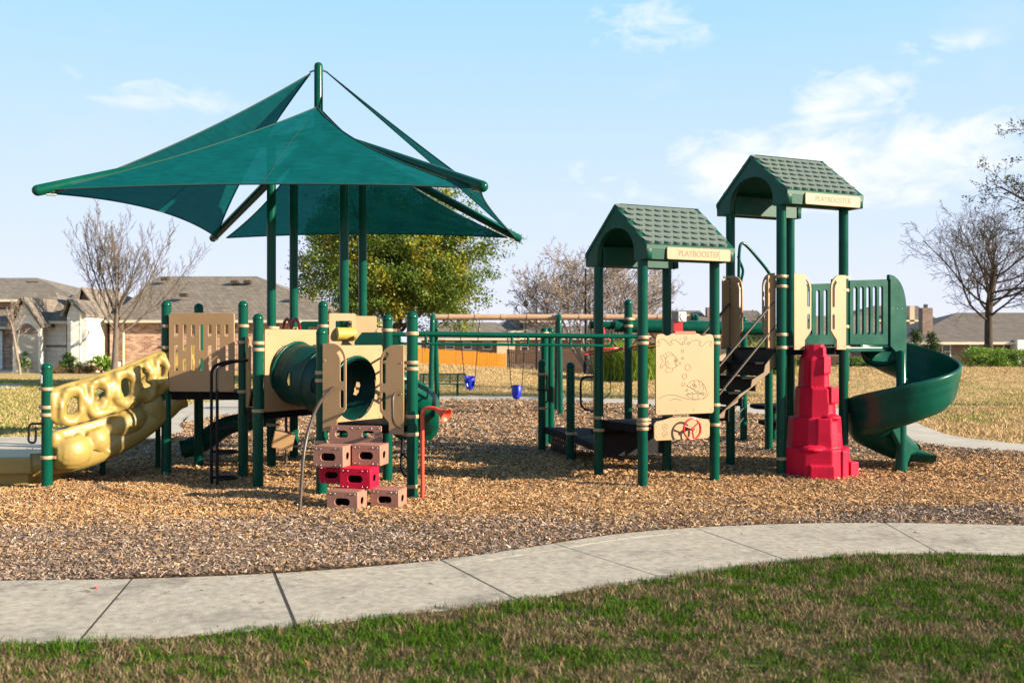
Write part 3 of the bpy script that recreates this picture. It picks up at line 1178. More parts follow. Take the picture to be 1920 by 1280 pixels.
def gate_outline(w, h, flip):
    r = w * 0.62
    pts = [(0, 0.0), (w * 0.62, 0.0), (w * 0.62, 0.13 * h), (w * 0.78, 0.18 * h), (w, 0.26 * h), (w, h - r * 1.15)]
    for k in range(1, 8):
        a = RAD(90 * k / 8)
        pts.append((w - r + r * math.cos(a), h - r * 1.15 + r * 1.15 * math.sin(a)))
    pts += [(w - r, h), (0, h)]
    s = w * 0.14
    hole1 = slot(w - s * 1.25, 0.60 * h, 0.80 * h, s)
    # upper slot follows the round shoulder
    hole1 = []
    x0, x1 = w - s * 1.75, w - s * 0.75
    y0, y1 = 0.56 * h, h - r * 1.15
    hole1 = [(x0, y0 + s / 2), ((x0 + x1) / 2, y0), (x1, y0 + s / 2), (x1, y1)]
    R1, R0 = r - s * 0.75, r - s * 1.75
    cxr, cyr = w - r, h - r * 1.15
    for k in range(1, 5):
        a = RAD(52 * k / 4)
        hole1.append((cxr + R1 * math.cos(a), cyr + R1 * 1.1 * math.sin(a)))
    for k in range(4, -1, -1):
        a = RAD(52 * k / 4)
        hole1.append((cxr + R0 * math.cos(a), cyr + R0 * 1.1 * math.sin(a)))
    hole2 = slot(w - s * 1.25, 0.27 * h, 0.47 * h, s)
    holes = [hole1, hole2]
    if flip:
        pts = [(-p[0], p[1]) for p in reversed(pts)]
        holes = [[(-p[0], p[1]) for p in reversed(q)] for q in holes]
    return pts, holes


def gate(parent, o, x, w, h, flip=False, side=1):
    """tan entry panel with hand slots; o = lower outer corner, x = direction along the opening"""
    out, holes = gate_outline(w, h, flip)
    Mx = frame(o, x)
    g = plate('entry_panel', M['tan'], out, holes, 0.022, parent, Mx)
    sg = -1 if flip else 1
    bolts(g, Mx, [(sg * 0.03, 0.04), (sg * w * 0.5, 0.04), (sg * 0.03, h * 0.8), (sg * 0.03, h * 0.45)], 0.011)
    return g


def pipe(name, parent, pts, r, mat, seg=10, n=6, smooth=True):
    P = smooth_path(pts, n) if smooth else pts
    return MB().tube(P, r, seg).build(name, mat, parent)


def fillet(pts, r, n=6):
    """polyline with rounded corners"""
    P = [Vector(p) for p in pts]
    out = [P[0]]
    for i in range(1, len(P) - 1):
        a = (P[i - 1] - P[i])
        c = (P[i + 1] - P[i])
        k = min(r, a.length * 0.49, c.length * 0.49)
        p0 = P[i] + a.normalized() * k
        p2 = P[i] + c.normalized() * k
        for j in range(n + 1):
            t = j / n
            out.append(p0 * (1 - t) ** 2 + P[i] * 2 * t * (1 - t) + p2 * t * t)
    out.append(P[-1])
    return out


# ------------------------------------------------------------------ twin tower structure
TW = thing('twin_tower_play_structure', (2.9, 12.9, 0), 'twin tower play structure with two green gabled roofs and green spiral slide', 'play structure')
O0 = Vector((1.592, 12.02, 0))
UD = Vector((math.cos(RAD(25)), math.sin(RAD(25)), 0))
VD = Vector((-math.sin(RAD(25)), math.cos(RAD(25)), 0))
MOD = 1.067


def g(i, j, z=0.0):
    return O0 + UD * (i * MOD) + VD * (j * MOD) + Vector((0, 0, z))


A_U, A_V = 25, 115   # heading angles of the two grid axes
ROOF1, ROOF2 = 2.80, 3.59
D1, D2 = 0.75, 1.70
for (i, j) in ((0, 0), (1, 0), (0, 1), (1, 1)):
    p = g(i, j)
    cl = {(0, 0): [(1.83, A_U), (1.76, A_U), (0.83, A_U), (0.78, A_U), (0.72, A_U), (1.0, A_U)], (1, 0): [(1.84, A_U + 180), (1.76, A_U + 180), (0.98, A_U + 180), (0.73, A_U + 180)],
          (0, 1): [(0.78, -65), (0.62, -65)], (1, 1): [(0.50, A_U), (0.78, -65)]}[(i, j)]
    post(TW, p.x, p.y, ROOF1 + 0.05, cl, cap=False)
for (i, j) in ((2, 0), (3, 0), (2, 1), (3, 1)):
    p = g(i, j)
    cl = {(2, 0): [(2.63, A_U), (2.50, A_U), (1.87, A_U), (1.70, A_U), (0.25, A_U)], (3, 0): [(2.64, A_U), (2.47, A_U), (1.98, A_U), (1.70, A_U)],
          (2, 1): [(2.68, 180 + A_U), (2.55, 180 + A_U)], (3, 1): [(1.70, A_U)]}[(i, j)]
    post(TW, p.x, p.y, ROOF2 + 0.05, cl, cap=False)
e = 0.0
deck(TW, [g(0.02, 0.02), g(0.98, 0.02), g(0.98, 0.98), g(0.02, 0.98)], D1)
deck(TW, [g(2.02, 0.02), g(2.98, 0.02), g(2.98, 0.98), g(2.02, 0.98)], D2)

# roofs ------------------------------------------------
_tile = None


def tile_mesh():
    """one moulded scale: round lower edge, thicker at the bottom"""
    global _tile
    if _tile is None:
        w, h, t = 0.152, 0.15, 0.030
        top = [(-w / 2, h), (w / 2, h)]
        arc = []
        for k in range(7):
            a = math.pi * k / 6
            arc.append((w / 2 * math.cos(a), 0.065 - 0.065 * math.sin(a)))
        vs = [(-w / 2, h, 0.001), (w / 2, h, 0.001)] + [(p[0], p[1], t * (0.42 + 0.58 * (0.065 - p[1]) / 0.065)) for p in arc]
        n = len(arc)
        vs += [(p[0], p[1] - 0.002, -0.004) for p in arc]
        fs = [tuple([0] + list(range(2 + n - 1, 1, -1)) + [1])]
        fs = [(0, 8, 7, 6, 5, 4, 3, 2, 1)]
        for k in range(n - 1):
            fs.append((2 + k, 2 + k + 1, 2 + n + k + 1, 2 + n + k))
        mb = MB().add(vs, fs, False)
        _tile = mb.mesh('shingle', M['shingle'])
    return _tile


def tower_roof(i0, z, label_text):
    """gabled plastic roof; ridge along the grid's first axis"""
    oh_u, oh_v = 0.115, 0.22
    c = g(i0 + 0.53, 0.5)
    Lu = MOD / 2 + oh_u
    Lv = MOD / 2 + oh_v
    ridge = 0.74
    fas = 0.17
    R = Matrix(((UD.x, VD.x, 0, c.x), (UD.y, VD.y, 0, c.y), (0, 0, 1, z - 0.03), (0, 0, 0, 1)))
    slope_run, slope_rise = Lv, ridge - fas
    ang = math.atan2(slope_rise, slope_run)
    mb = MB()
    th = 0.05
    for s in (-1, 1):
        # slope slab
        vs = []
        for zz in (0, -th):
            vs += [(-Lu, s * Lv, fas + zz), (Lu, s * Lv, fas + zz), (Lu, s * 0.0, ridge + zz), (-Lu, 0, ridge + zz)]
        fs = [(0, 1, 2, 3), (7, 6, 5, 4), (0, 4, 5, 1), (1, 5, 6, 2), (2, 6, 7, 3), (3, 7, 4, 0)]
        if s > 0:
            fs = [tuple(reversed(f)) for f in fs]
        mb.add(vs, fs, False, R)
        # fascia, slightly flared inward at the foot
        vs = [(-Lu, s * Lv, fas - 0.003), (Lu, s * Lv, fas - 0.003), (Lu - 0.015, s * (Lv - 0.012), 0.0), (-Lu + 0.015, s * (Lv - 0.012), 0.0),
              (-Lu, s * (Lv - 0.05), fas - 0.003), (Lu, s * (Lv - 0.05), fas - 0.003), (Lu - 0.015, s * (Lv - 0.05), 0.0), (-Lu + 0.015, s * (Lv - 0.05), 0.0)]
        fs = [(3, 2, 1, 0), (4, 5, 6, 7), (0, 1, 5, 4), (2, 3, 7, 6), (0, 4, 7, 3), (1, 2, 6, 5)]
        if s > 0:
            fs = [tuple(reversed(f)) for f in fs]
        mb.add(vs, fs, False, R)
    roof = mb.build('roof', M['roof_pl'], TW)
    # gable ends with arched openings
    ro = 0.45
    out = [(-Lv + 0.002, 0.0), (-ro, 0.0)]
    n = 12
    for k in range(n + 1):
        a = math.pi - math.pi * k / n
        out.append((ro * math.cos(a), 0.10 + 0.34 * math.sin(a)))
    out += [(ro, 0.0), (Lv - 0.002, 0.0), (Lv - 0.002, fas - 0.01), (0, ridge - 0.012), (-Lv + 0.002, fas - 0.01)]
    gm = plate_mesh('gable', M['roof_pl'], out, (), 0.07, 0.006)
    for s in (-1, 1):
        Mx = R @ Matrix.Translation((s * (Lu - 0.045), 0, 0)) @ Matrix(((0, 0, 1, 0), (1, 0, 0, 0), (0, 1, 0, 0), (0, 0, 0, 1)))
        inst('gable', gm, roof, Mx)
    # ceiling tray inside
    MB().prism([(-Lu + 0.1, -ro - 0.10), (Lu - 0.1, -ro - 0.10), (Lu - 0.1, -ro), (-Lu + 0.1, -ro)], 0.0, 0.25, R).prism(
        [(-Lu + 0.1, ro), (Lu - 0.1, ro), (Lu - 0.1, ro + 0.10), (-Lu + 0.1, ro + 0.10)], 0.0, 0.25, R).build('inner_rib', M['roof_pl'], roof)
    # scales
    tm = tile_mesh()
    slen = math.hypot(slope_run, slope_rise)
    rows = 7
    pitch = (slen - 0.03) / rows
    for s in (-1, 1):
        up = Vector((0, -s * math.cos(ang), math.sin(ang)))
        xd = Vector((1, 0, 0)) if s < 0 else Vector((-1, 0, 0))
        nrm = xd.cross(up)
        for r in range(rows):
            cols = 9
            stag = 0.5 if r % 2 else 0.0
            wp = (2 * Lu - 0.02) / (cols + 0.5)
            for q in range(cols):
                xx = -Lu + 0.01 + wp * (q + 0.5 + stag)
                if s > 0:
                    xx = -xx
                o = Vector((xx, s * Lv, fas)) + up * (0.02 + r * pitch) + nrm * 0.0015
                Mx = Matrix.Identity(4)
                for a in range(3):
                    Mx[a][0], Mx[a][1], Mx[a][2], Mx[a][3] = xd[a] * wp / 0.152, up[a] * pitch / 0.122, nrm[a], o[a]
                inst('shingle', tm, roof, R @ Mx)
    # name plate
    Mp = R @ Matrix.Translation((0.10, -Lv - 0.008, 0.075)) @ Matrix(((1, 0, 0, 0), (0, 0, -1, 0), (0, 1, 0, 0), (0, 0, 0, 1)))
    plate('sign_plate', M['tan'], rrect(-0.47, -0.074, 0.47, 0.074, 0.02), (), 0.02, roof, Mp)
    tmx = text_mesh('lettering', label_text, 0.105, M['engrave_l'], 0.0005)
    inst('lettering', tmx, roof, Mp @ Matrix.Translation((0.0, 0.0, 0.0112)) @ Matrix.Diagonal((0.88, 1, 1, 1)))
    bolts(roof, Mp, [(-0.31, 0.05), (0.31, 0.05), (-0.31, -0.05), (0.31, -0.05)], 0.010)


tower_roof(0, ROOF1, 'PLAYBOOSTER')
tower_roof(2, ROOF2, 'PLAYBOOSTER')

# fish panel on the low tower ---------------------------
PF = g(0.115, -0.085, 0.885)
MF = frame(PF, UD)
pw, ph = 0.86, 0.985
out = rrect(0, 0, pw, ph - 0.06, 0.035)[:6]
topl = [(pw - 0.015, ph - 0.015), (pw - 0.05, ph), (pw - 0.11, ph + 0.0), (pw - 0.15, ph - 0.02), (pw - 0.20, ph - 0.012), (pw - 0.27, ph + 0.012), (0.27, ph + 0.012),
        (0.20, ph - 0.012), (0.15, ph - 0.02), (0.11, ph), (0.05, ph), (0.015, ph - 0.015)]
out += [(pw, ph - 0.06)] + [(p.x, p.y) for p in smooth_path([(a, b_, 0) for a, b_ in topl], 3)] + [(0, ph - 0.06)] + rrect(0, 0, pw, ph - 0.06, 0.035)[-6:]
pan = plate('picture_panel', M['tan'], out, (), 0.022, TW, MF)
pan['label'] = 'tan board engraved with a fish, bubbles and a clam'
bolts(pan, MF, [(0.05, 0.05), (0.30, 0.05), (0.56, 0.05), (0.81, 0.05), (0.36, 0.93), (0.52, 0.93)], 0.010)


def pz(x, y):
    """photo pixel on the picture panel to panel coordinates"""
    return ((x - 1224.5) / 110.5 * pw, (775 - y) / 152.0 * ph, 0.0112)


def zoom6(a, b_):
    return pz(1100 + a / 3.368, 560 + b_ / 3.368)


lines = []
Z6 = lambda L: [zoom6(*p) for p in L]
# waves along the top
lines.append(Z6([(425, 285), (440, 290), (448, 272), (436, 262), (428, 268), (440, 250), (465, 243), (490, 262), (510, 286), (524, 275), (518, 262), (508, 268), (520, 250), (545, 250), (575, 275), (590, 282)]))
lines.append(Z6([(625, 282), (650, 255), (680, 248), (700, 258), (708, 268), (698, 266), (695, 282), (712, 292), (735, 270), (755, 256), (780, 262)]))
lines.append(Z6([(780, 270), (770, 270), (766, 282), (776, 294)]))
# fish
lines.append([zoom6(517 + 38 * math.cos(a), 388 + 43 * math.sin(a)) for a in [RAD(20 + 8.1 * k) for k in range(40)]])
lines.append(Z6([(553, 372), (562, 382), (548, 392), (538, 396), (548, 408), (560, 414), (545, 424)]))
lines.append(Z6([(483, 372), (462, 342), (448, 348), (455, 372), (470, 388), (455, 395), (446, 425), (456, 430), (470, 408), (484, 404)]))
lines.append(Z6([(488, 352), (478, 332), (500, 326), (525, 336), (532, 350)]))
lines.append(Z6([(490, 424), (478, 448), (505, 458), (522, 448), (528, 430)]))
lines.append([zoom6(543 + 9 * math.cos(a), 378 + 11 * math.sin(a)) for a in [RAD(12 * k) for k in range(31)]])
lines.append([zoom6(545 + 3 * math.cos(a), 380 + 4 * math.sin(a)) for a in [RAD(30 * k) for k in range(13)]])
lines.append(Z6([(488, 382), (500, 390), (490, 396), (506, 400)]))
# bubbles
for (cx0, cy0, r0) in ((588, 319, 8), (588, 366, 6), (572, 399, 6), (621, 425, 17), (601, 481, 14), (594, 532, 10), (615, 571, 6), (595, 268, 8), (624, 270, 8), (606, 240, 9)):
    lines.append([zoom6(cx0 + r0 * math.cos(a), cy0 + r0 * 1.2 * math.sin(a)) for a in [RAD(20 * k) for k in range(19)]])
# clam
lines.append(Z6([(615, 541), (628, 525), (650, 512), (680, 507), (708, 518), (730, 545), (742, 580), (738, 608), (722, 624), (690, 632), (655, 628), (628, 615), (612, 602)]))
lines.append(Z6([(660, 560), (668, 530), (662, 512)]))
lines.append(Z6([(690, 572), (702, 545), (690, 512)]))
lines.append(Z6([(714, 585), (724, 565), (716, 530)]))
lines.append(Z6([(650, 598), (655, 614), (650, 626)]))
lines.append(Z6([(682, 600), (690, 615), (688, 630)]))
lines.append([zoom6(657 + 5 * math.cos(a), 537 + 9 * math.sin(a)) for a in [RAD(30 * k) for k in range(13)]])
lines.append([zoom6(673 + 5 * math.cos(a), 547 + 9 * math.sin(a)) for a in [RAD(30 * k) for k in range(13)]])
# sand line
lines.append(Z6([(440, 622), (465, 605), (500, 597), (540, 600), (580, 615), (620, 627), (660, 634), (700, 632)]))
lines.append(Z6([(505, 632), (530, 625), (555, 626), (578, 634)]))
lines.append(Z6([(716, 634), (745, 615), (760, 588)]))
mb = MB()
for L in lines:
    mb.tube([MF @ Vector(p) for p in L], 0.0030, 5)
mb.build('engraved_drawing', M['engrave'], pan)
mb = MB()
for L in (Z6([(615, 541), (628, 550), (636, 548), (648, 562), (662, 566), (672, 578), (690, 582), (705, 592), (728, 594), (720, 606)]),
          Z6([(612, 602), (622, 592), (634, 598), (648, 590), (662, 596), (678, 590), (695, 598), (720, 602)])):
    mb.tube([MF @ Vector(p) for p in L], 0.0045, 6)
mb.build('green_engraving', M['green_pl'], pan)

# periscope on top of the fish panel
pm = g(0.37, -0.02, 0)
ps = MB().box((0, 0, 0), (0.30, 0.05, 0.035), frame(g(0.52, -0.075, 1.888), UD) @ Matrix.Rotation(RAD(-90), 4, 'X'))
peri = ps.build('periscope_base', M['orange'], TW)
MB().prism([(-0.06, -0.05), (0.06, -0.05), (0.06, 0.05), (-0.06, 0.05)], 0, 0.17, Matrix.Translation(g(0.45, -0.03, 1.885)) @ Matrix.Rotation(RAD(10), 4, 'Z'), 0.85).build('periscope_neck', M['redpaint'], peri)
Mh = Matrix.Translation(g(0.47, -0.04, 2.085)) @ Matrix.Rotation(RAD(38), 4, 'Z')
MB().box((0, 0, 0), (0.15, 0.12, 0.13), Mh).build('periscope_head', M['grey_pl'], peri, bevel=0.015)
MB().lathe([(0.05, 0), (0.05, 0.012), (0.04, 0.012), (0.038, 0.004)], 20, Mh @ Matrix.Translation((0.0, -0.06, 0)) @ Matrix.Rotation(RAD(90), 4, 'X')).build('eyepiece', M['white'], peri)

# steering wheel board
PS = g(0.09, -0.09, 0.575)
MS = frame(PS, UD)
sw, sh = 0.82, 0.275
out = [(0.03, 0), (sw - 0.03, 0), (sw, 0.03), (sw, 0.20), (sw - 0.03, 0.235), (sw - 0.12, 0.245), (sw - 0.25, sh), (0.25, sh), (0.12, 0.245), (0.03, 0.235), (0, 0.20), (0, 0.03)]
sp = plate('steering_board', M['tan'], out, (), 0.022, TW, MS)
bolts(sp, MS, [(0.03, 0.05), (0.03, 0.17), (sw - 0.04, 0.05), (sw - 0.04, 0.17)], 0.010)
mb = MB()
for (cx0, cy0, r0) in ((0.155, 0.165, 0.035), (0.155, 0.075, 0.035), (0.155, 0.165, 0.008), (0.155, 0.075, 0.008)):
    mb.tube([MS @ Vector((cx0 + r0 * math.cos(a), cy0 + r0 * math.sin(a), 0.0112)) for a in [RAD(20 * k) for k in range(19)]], 0.0025, 5)
for L in ([(0.66, 0.05), (0.66, 0.22)], [(0.62, 0.18), (0.70, 0.18)], [(0.66, 0.13), (0.70, 0.13)], [(0.62, 0.08), (0.62, 0.12)], [(0.70, 0.05), (0.70, 0.09)], [(0.67, 0.10), (0.67, 0.18)]):
    mb.tube([MS @ Vector((a, b_, 0.0112)) for a, b_ in L], 0.0025, 5)
mb.build('engraved_dials', M['engrave'], sp)
wc = Vector((0.485, 0.135, 0.11))
wheel = MB().tube([MS @ (wc + Vector((0.125 * math.cos(RAD(12 * k)), 0.125 * math.sin(RAD(12 * k)), 0))) for k in range(30)], 0.0125, 8, closed=True)
for a in (40, 160, 280):
    wheel.tube([MS @ wc, MS @ (wc + Vector((0.12 * math.cos(RAD(a)), 0.12 * math.sin(RAD(a)), 0)))], 0.010, 6)
wo = wheel.tube([MS @ Vector((0.49, 0.135, 0.0)), MS @ Vector((0.49, 0.135, 0.13))], 0.022, 10).build('steering_wheel', M['redpaint'], sp)
MB().lathe([(0.02, 0), (0.02, 0.012), (0.008, 0.02)], 10, MS @ Matrix.Translation(wc)).build('wheel_bolt', M['steel'], sp)

# low approach deck and its posts
P1, P2 = Vector((0.483, 15.95, 0)), Vector((0.866, 14.6, 0))
Q1, Q2 = Vector((1.36, 15.75, 0)), Vector((1.815, 15.4, 0))
post(TW, P1.x, P1.y, 1.47, [(1.25, -40), (0.70, -40)])
post(TW, P1.x + 0.06, P1.y + 0.55, 2.0, [(1.92, 0)])
post(TW, P1.x + 0.17, P1.y + 0.8, 2.0, [])
post(TW, P2.x, P2.y, 1.46, [(0.42, -40)])
post(TW, Q1.x, Q1.y, 2.40, [(1.20, 180), (0.66, 180)])
post(TW, Q2.x, Q2.y, 2.42, [(2.13, 20), (2.02, 20)])
low = ccw([(P1.x + 0.02, P1.y), (P2.x, P2.y - 0.02), tuple(g(0.03, 1.04)[:2]), tuple(g(0.9, 1.04)[:2]), (2.05, 14.6), (Q2.x, Q2.y), (Q1.x, Q1.y)])
deck(TW, low, 0.40)
# risers under the deck edges
for a, b_ in ((Vector((P1.x, P1.y, 0)), Vector((P2.x, P2.y, 0))),):
    dv = (b_ - a)
    Mx = frame(a + dv * 0.08 + Vector((0.12, 0.1, 0.03)), dv)
    L = dv.length * 0.84
    hs = []
    for r in range(3):
        for c_ in range(int(L / 0.09)):
            hs.append(rrect(0.04 + c_ * 0.09, 0.03 + r * 0.08, 0.09 + c_ * 0.09, 0.075 + r * 0.08, 0.01, 1))
    plate('lattice_riser', M['black'], rrect(0, 0, L, 0.27, 0.01, 2), hs, 0.015, TW, Mx, 0.002)
# step between the two decks, seen under the tower
MB().box((0, 0, 0), (0.95, 0.34, 0.05), Matrix.Translation(g(0.5, 1.14, 0.57)) @ Matrix.Rotation(RAD(25), 4, 'Z')).build('step', M['deck'], TW, bevel=0.01)
MB().box((0, 0, 0), (0.95, 0.03, 0.40), Matrix.Translation(g(0.5, 1.0, 0.47)) @ Matrix.Rotation(RAD(25), 4, 'Z')).build('riser', M['black'], TW)
# grab loops
pipe('grab_loop', TW, fillet([(Q1.x - 0.02, Q1.y, 1.22), (Q1.x - 0.27, Q1.y - 0.1, 1.22), (Q1.x - 0.27, Q1.y - 0.1, 0.72), (Q1.x - 0.02, Q1.y, 0.66)], 0.12), 0.018, M['black'], smooth=False)
pipe('grab_loop', TW, fillet([(P1.x - 0.08, P1.y - 0.08, 1.0), (P1.x + 0.09, P1.y - 0.1, 1.0), (P1.x + 0.09, P1.y - 0.1, 0.82), (P1.x + 0.06, P1.y - 0.08, 0.80)], 0.03), 0.012, M['black'], smooth=False)

# track beam behind the towers with its trolley and red rings
tb0, tb1 = Vector((1.60, 15.45, 2.03)), Vector((4.05, 15.75, 1.98))
MB().tube([tb0, tb1], 0.105, 20).build('track_beam', M['green_pl'], TW)
MB().tube([tb0 - (tb1 - tb0) * 0.16, tb0 - (tb1 - tb0) * 0.005], 0.062, 14).build('beam_arm', M['green'], TW)
MB().tube([tb0 - (tb1 - tb0) * 0.11, tb0 - (tb1 - tb0) * 0.095], 0.075, 14).build('beam_collar', M['black'], TW)
post(TW, 4.06, 17.3, 2.2, [(1.05, 0)])
post(TW, 4.15, 15.95, 2.2, [])
for (rx, ry, rz, rr) in ((1.42, 15.35, 1.63, 0.31), (2.12, 15.55, 1.70, 0.31)):
    ring = MB().tube([(rx + rr * math.cos(RAD(10 * k)), ry + rr * math.sin(RAD(10 * k)), rz + 0.05 * math.cos(RAD(10 * k + 40))) for k in range(36)], 0.016, 8, closed=True)
    for a in (30, 150, 270):
        ring.tube([(rx, ry, rz + 0.27), (rx + rr * math.cos(RAD(a)), ry + rr * math.sin(RAD(a)), rz + 0.05 * math.cos(RAD(a + 40)))], 0.012, 6)
    ring.tube([(rx, ry, rz + 0.25), (rx, ry, 2.0)], 0.025, 8)
    ring.build('hanging_ring', M['redpaint'], TW)

# stairs between the towers -------------------------------
n_st = 5
rise = (D2 - D1) / n_st
for k in range(n_st - 1):
    zt = D1 + rise * (k + 1)
    i_c = 1.0 + (k + 0.95) / n_st
    Mx = Matrix.Translation(g(i_c, 0.5, zt)) @ Matrix.Rotation(RAD(25), 4, 'Z')
    MB().box((0, 0, -0.015), (0.25, 0.88, 0.03), Mx).build('tread', M['deck'], TW, bevel=0.006)
    MB().box((0.10, 0, -0.015 - rise / 2), (0.012, 0.86, rise - 0.03), Mx).build('riser', M['black'], TW)
for j in (0.06, 0.94):
    Mx = frame(g(1.0, j, 0), UD)
    o_ = [(0.0, 0.80)] + [(0.06, 0.80), (MOD, 1.47), (MOD, 1.68)]
    for k in range(4, 0, -1):
        o_ += [(MOD * (k - 0.02) / 5, D1 + rise * k - 0.035 + 0.0), (MOD * (k - 0.12) / 5, D1 + rise * (k - 1) + 0.06)]
    plate('stringer', M['stair'], o_, (), 0.02, TW, Mx)
    for h0, h1 in ((0.66, 0.60), (0.30, 0.26)):
        if j > 0.5 and h0 < 0.5:
            continue
        pipe('handrail', TW, [g(1.06, j, D1 + h0), g(1.93, j, D2 + h1)], 0.016, M['brown'], smooth=False)
deck_edge = MB().box((0, 0, 0), (0.03, 1.0, 0.26), Matrix.Translation(g(1.985, 0.5, D2 - 0.16)) @ Matrix.Rotation(RAD(25), 4, 'Z')).build('deck_skirt', M['black'], TW)
# entry panels at the stair head, on the left side of the tall tower
gate(TW, g(1.96, 0.08, D2 - 0.02), VD, 0.24, 1.0)
gate(TW, g(1.96, 0.94, D2 - 0.02), VD, 0.26, 1.0, flip=True)
MB().box((0, 0, 0), (0.13, 0.02, 0.95), Matrix.Translation(g(1.90, 0.06, D2 + 0.47)) @ Matrix.Rotation(RAD(25), 4, 'Z')).build('side_board', M['tan'], TW, bevel=0.008)
MB().box((0, 0, 0), (0.13, 0.02, 0.95), Matrix.Translation(g(1.90, 0.97, D2 + 0.47)) @ Matrix.Rotation(RAD(25), 4, 'Z')).build('side_board', M['tan'], TW, bevel=0.008)
# entry panels above the red climber, front side
gate(TW, g(2.13, -0.075, D2 - 0.03), UD, 0.29, 1.0)
gate(TW, g(2.965, -0.075, D2 - 0.03), UD, 0.27, 1.0, flip=True)
# arched rail at the back of the tall tower
pipe('arched_rail', TW, [at(1385, 530, 14.05), at(1386, 475, 14.05), at(1390, 457, 14.08), at(1400, 461, 14.12), at(1422, 486, 14.2), at(1442, 512, 14.3), at(1470, 560, 14.45), at(1486, 640, 14.6), at(1488, 860, 14.6)], 0.022, M['green'])
pipe('arched_rail', TW, [at(1384, 480, 14.2), at(1387, 490, 14.22), at(1393, 507, 14.25), at(1390, 525, 14.25), at(1386, 545, 14.2)], 0.02, M['green'])
# pod steps behind
for (sx0, sy0, sz0) in ((4.55, 17.35, 0.62), (4.62, 17.05, 0.36)):
    MB().lathe([(0.30, -0.02), (0.36, 0.0), (0.36, 0.05), (0.33, 0.06)], 20, Matrix.Translation((sx0, sy0, sz0))).build('pod_step', M['deck'], TW)
MB().tube([(4.62, 17.05, -0.05), (4.62, 17.05, 0.36)], 0.05, 12).build('pod_leg', M['green'], TW)
MB().tube([(4.60, 17.35, -0.05), (4.60, 17.35, 0.62)], 0.05, 12).build('pod_leg', M['green'], TW)
for z in (0.45, 0.62, 0.8, 0.98):
    pipe('rung', TW, [(3.12, 13.95, z), (3.6, 15.6, z + 0.04), (4.05, 17.25, z)], 0.014, M['green'], 8, 3)

# slide hood and spiral slide ---------------------------------
def hood_wall(j, nslots, i_end):
    L0 = (i_end - 3.06) * MOD
    o_ = [(0.0, 0.0), (L0, 0.0), (L0, 0.89), (L0 - 0.02, 0.905), (0.0, 0.87)]
    hs = []
    for k in range(nslots):
        x_ = 0.10 + k * (L0 - 0.12) / nslots
        hs.append(slot(x_, 0.14, 0.78 + 0.03 * k / nslots, 0.062))
    return plate('hood_wall', M['green_pl'], o_, hs, 0.035, TW, frame(g(3.06, j, 1.735), UD), 0.008)


hood_wall(-0.03, 5, 3.72)
hood_wall(0.95, 4, 3.72)
for j in (-0.045, 0.97):
    o_ = [(0.0, -0.02), (0.10, -0.10), (0.20, -0.30), (0.22, -0.55), (0.31, -0.55), (0.315, 0.0), (0.31, 0.55)]
    for k in range(1, 7):
        a = RAD(90 * k / 6)
        o_.append((0.0 + 0.305 * math.cos(a), 0.55 + 0.42 * math.sin(a)))
    o_ += [(-0.02, 0.965), (-0.02, 0.9), (0.0, 0.89)]
    hp = plate('hood_end', M['green_pl'], o_, (), 0.05, TW, frame(g(3.725, j, 1.735), UD), 0.012)
    bolts(hp, frame(g(3.725, j, 1.735), UD), [(0.05, 0.50), (0.13, 0.50), (0.22, 0.50)], 0.024)
    Mr = frame(g(3.725, j, 1.735), UD)
MB().prism([tuple(g(3.05, 0.0)[:2]), tuple(g(3.98, 0.0)[:2]), tuple(g(3.98, 0.93)[:2]), tuple(g(3.05, 0.93)[:2])], 1.64, 1.70).build('slide_entry_floor', M['green_pl'], TW, bevel=0.01)
pc = Vector((5.29, 13.41, 0))
MB().lathe([(0.11, -0.05), (0.085, 0.08), (0.068, 0.25), (0.066, 1.62), (0.03, 1.66)], 18, Matrix.Translation(pc)).build('slide_pole', M['green'], TW)
prof = [(r_ * 0.965, z_) for r_, z_ in [(0.085, 0.16), (0.10, 0.06), (0.16, 0.0), (0.30, -0.03), (0.50, -0.02), (0.62, 0.03), (0.70, 0.13), (0.735, 0.26), (0.742, 0.42), (0.752, 0.445), (0.775, 0.44), (0.785, 0.415),
        (0.775, 0.385), (0.772, 0.32), (0.757, 0.30), (0.765, 0.26), (0.745, 0.235), (0.74, 0.15), (0.70, 0.02), (0.62, -0.07), (0.48, -0.11), (0.28, -0.10), (0.12, -0.045), (0.07, 0.03), (0.065, 0.16)]]
stations = []
N = 84
for k in range(N + 1):
    t = k / N
    th_ = RAD(118 - 392 * t)
    z = float(np.interp(t, [0, 0.28, 0.53, 0.76, 1.0], [1.53, 1.12, 0.83, 0.56, 0.25]))
    grow = 1.0 if t > 0.04 else 0.75 + 6.25 * t
    stations.append((pc + Vector((0, 0, z)), Vector((math.cos(th_), math.sin(th_), 0)), grow))
last_c, last_r, _ = stations[-1]
tan = Vector((last_r.y, -last_r.x, 0))
for k in range(1, 9):
    stations.append((last_c + tan * (0.062 * k) + Vector((0, 0, -0.01 * k * (1 if k < 4 else 0.8))), last_r, 1.0 - 0.095 * k))
vs, fs = [], []
m_ = len(prof)
for (c, r, gw) in stations:
    for (pr, pz_) in prof:
        zz = pz_ * gw if pz_ > 0.05 else pz_
        vs.append(c + r * pr + Vector((0, 0, zz)))
for i in range(len(stations) - 1):
    for k in range(m_):
        fs.append((i * m_ + k, i * m_ + (k + 1) % m_, (i + 1) * m_ + (k + 1) % m_, (i + 1) * m_ + k))
fs.append(tuple(range(m_)))
fs.append(tuple(range((len(stations) - 1) * m_ + m_ - 1, (len(stations) - 1) * m_ - 1, -1)))
MB().add(vs, fs, True).build('spiral_chute', M['green_pl'], TW)
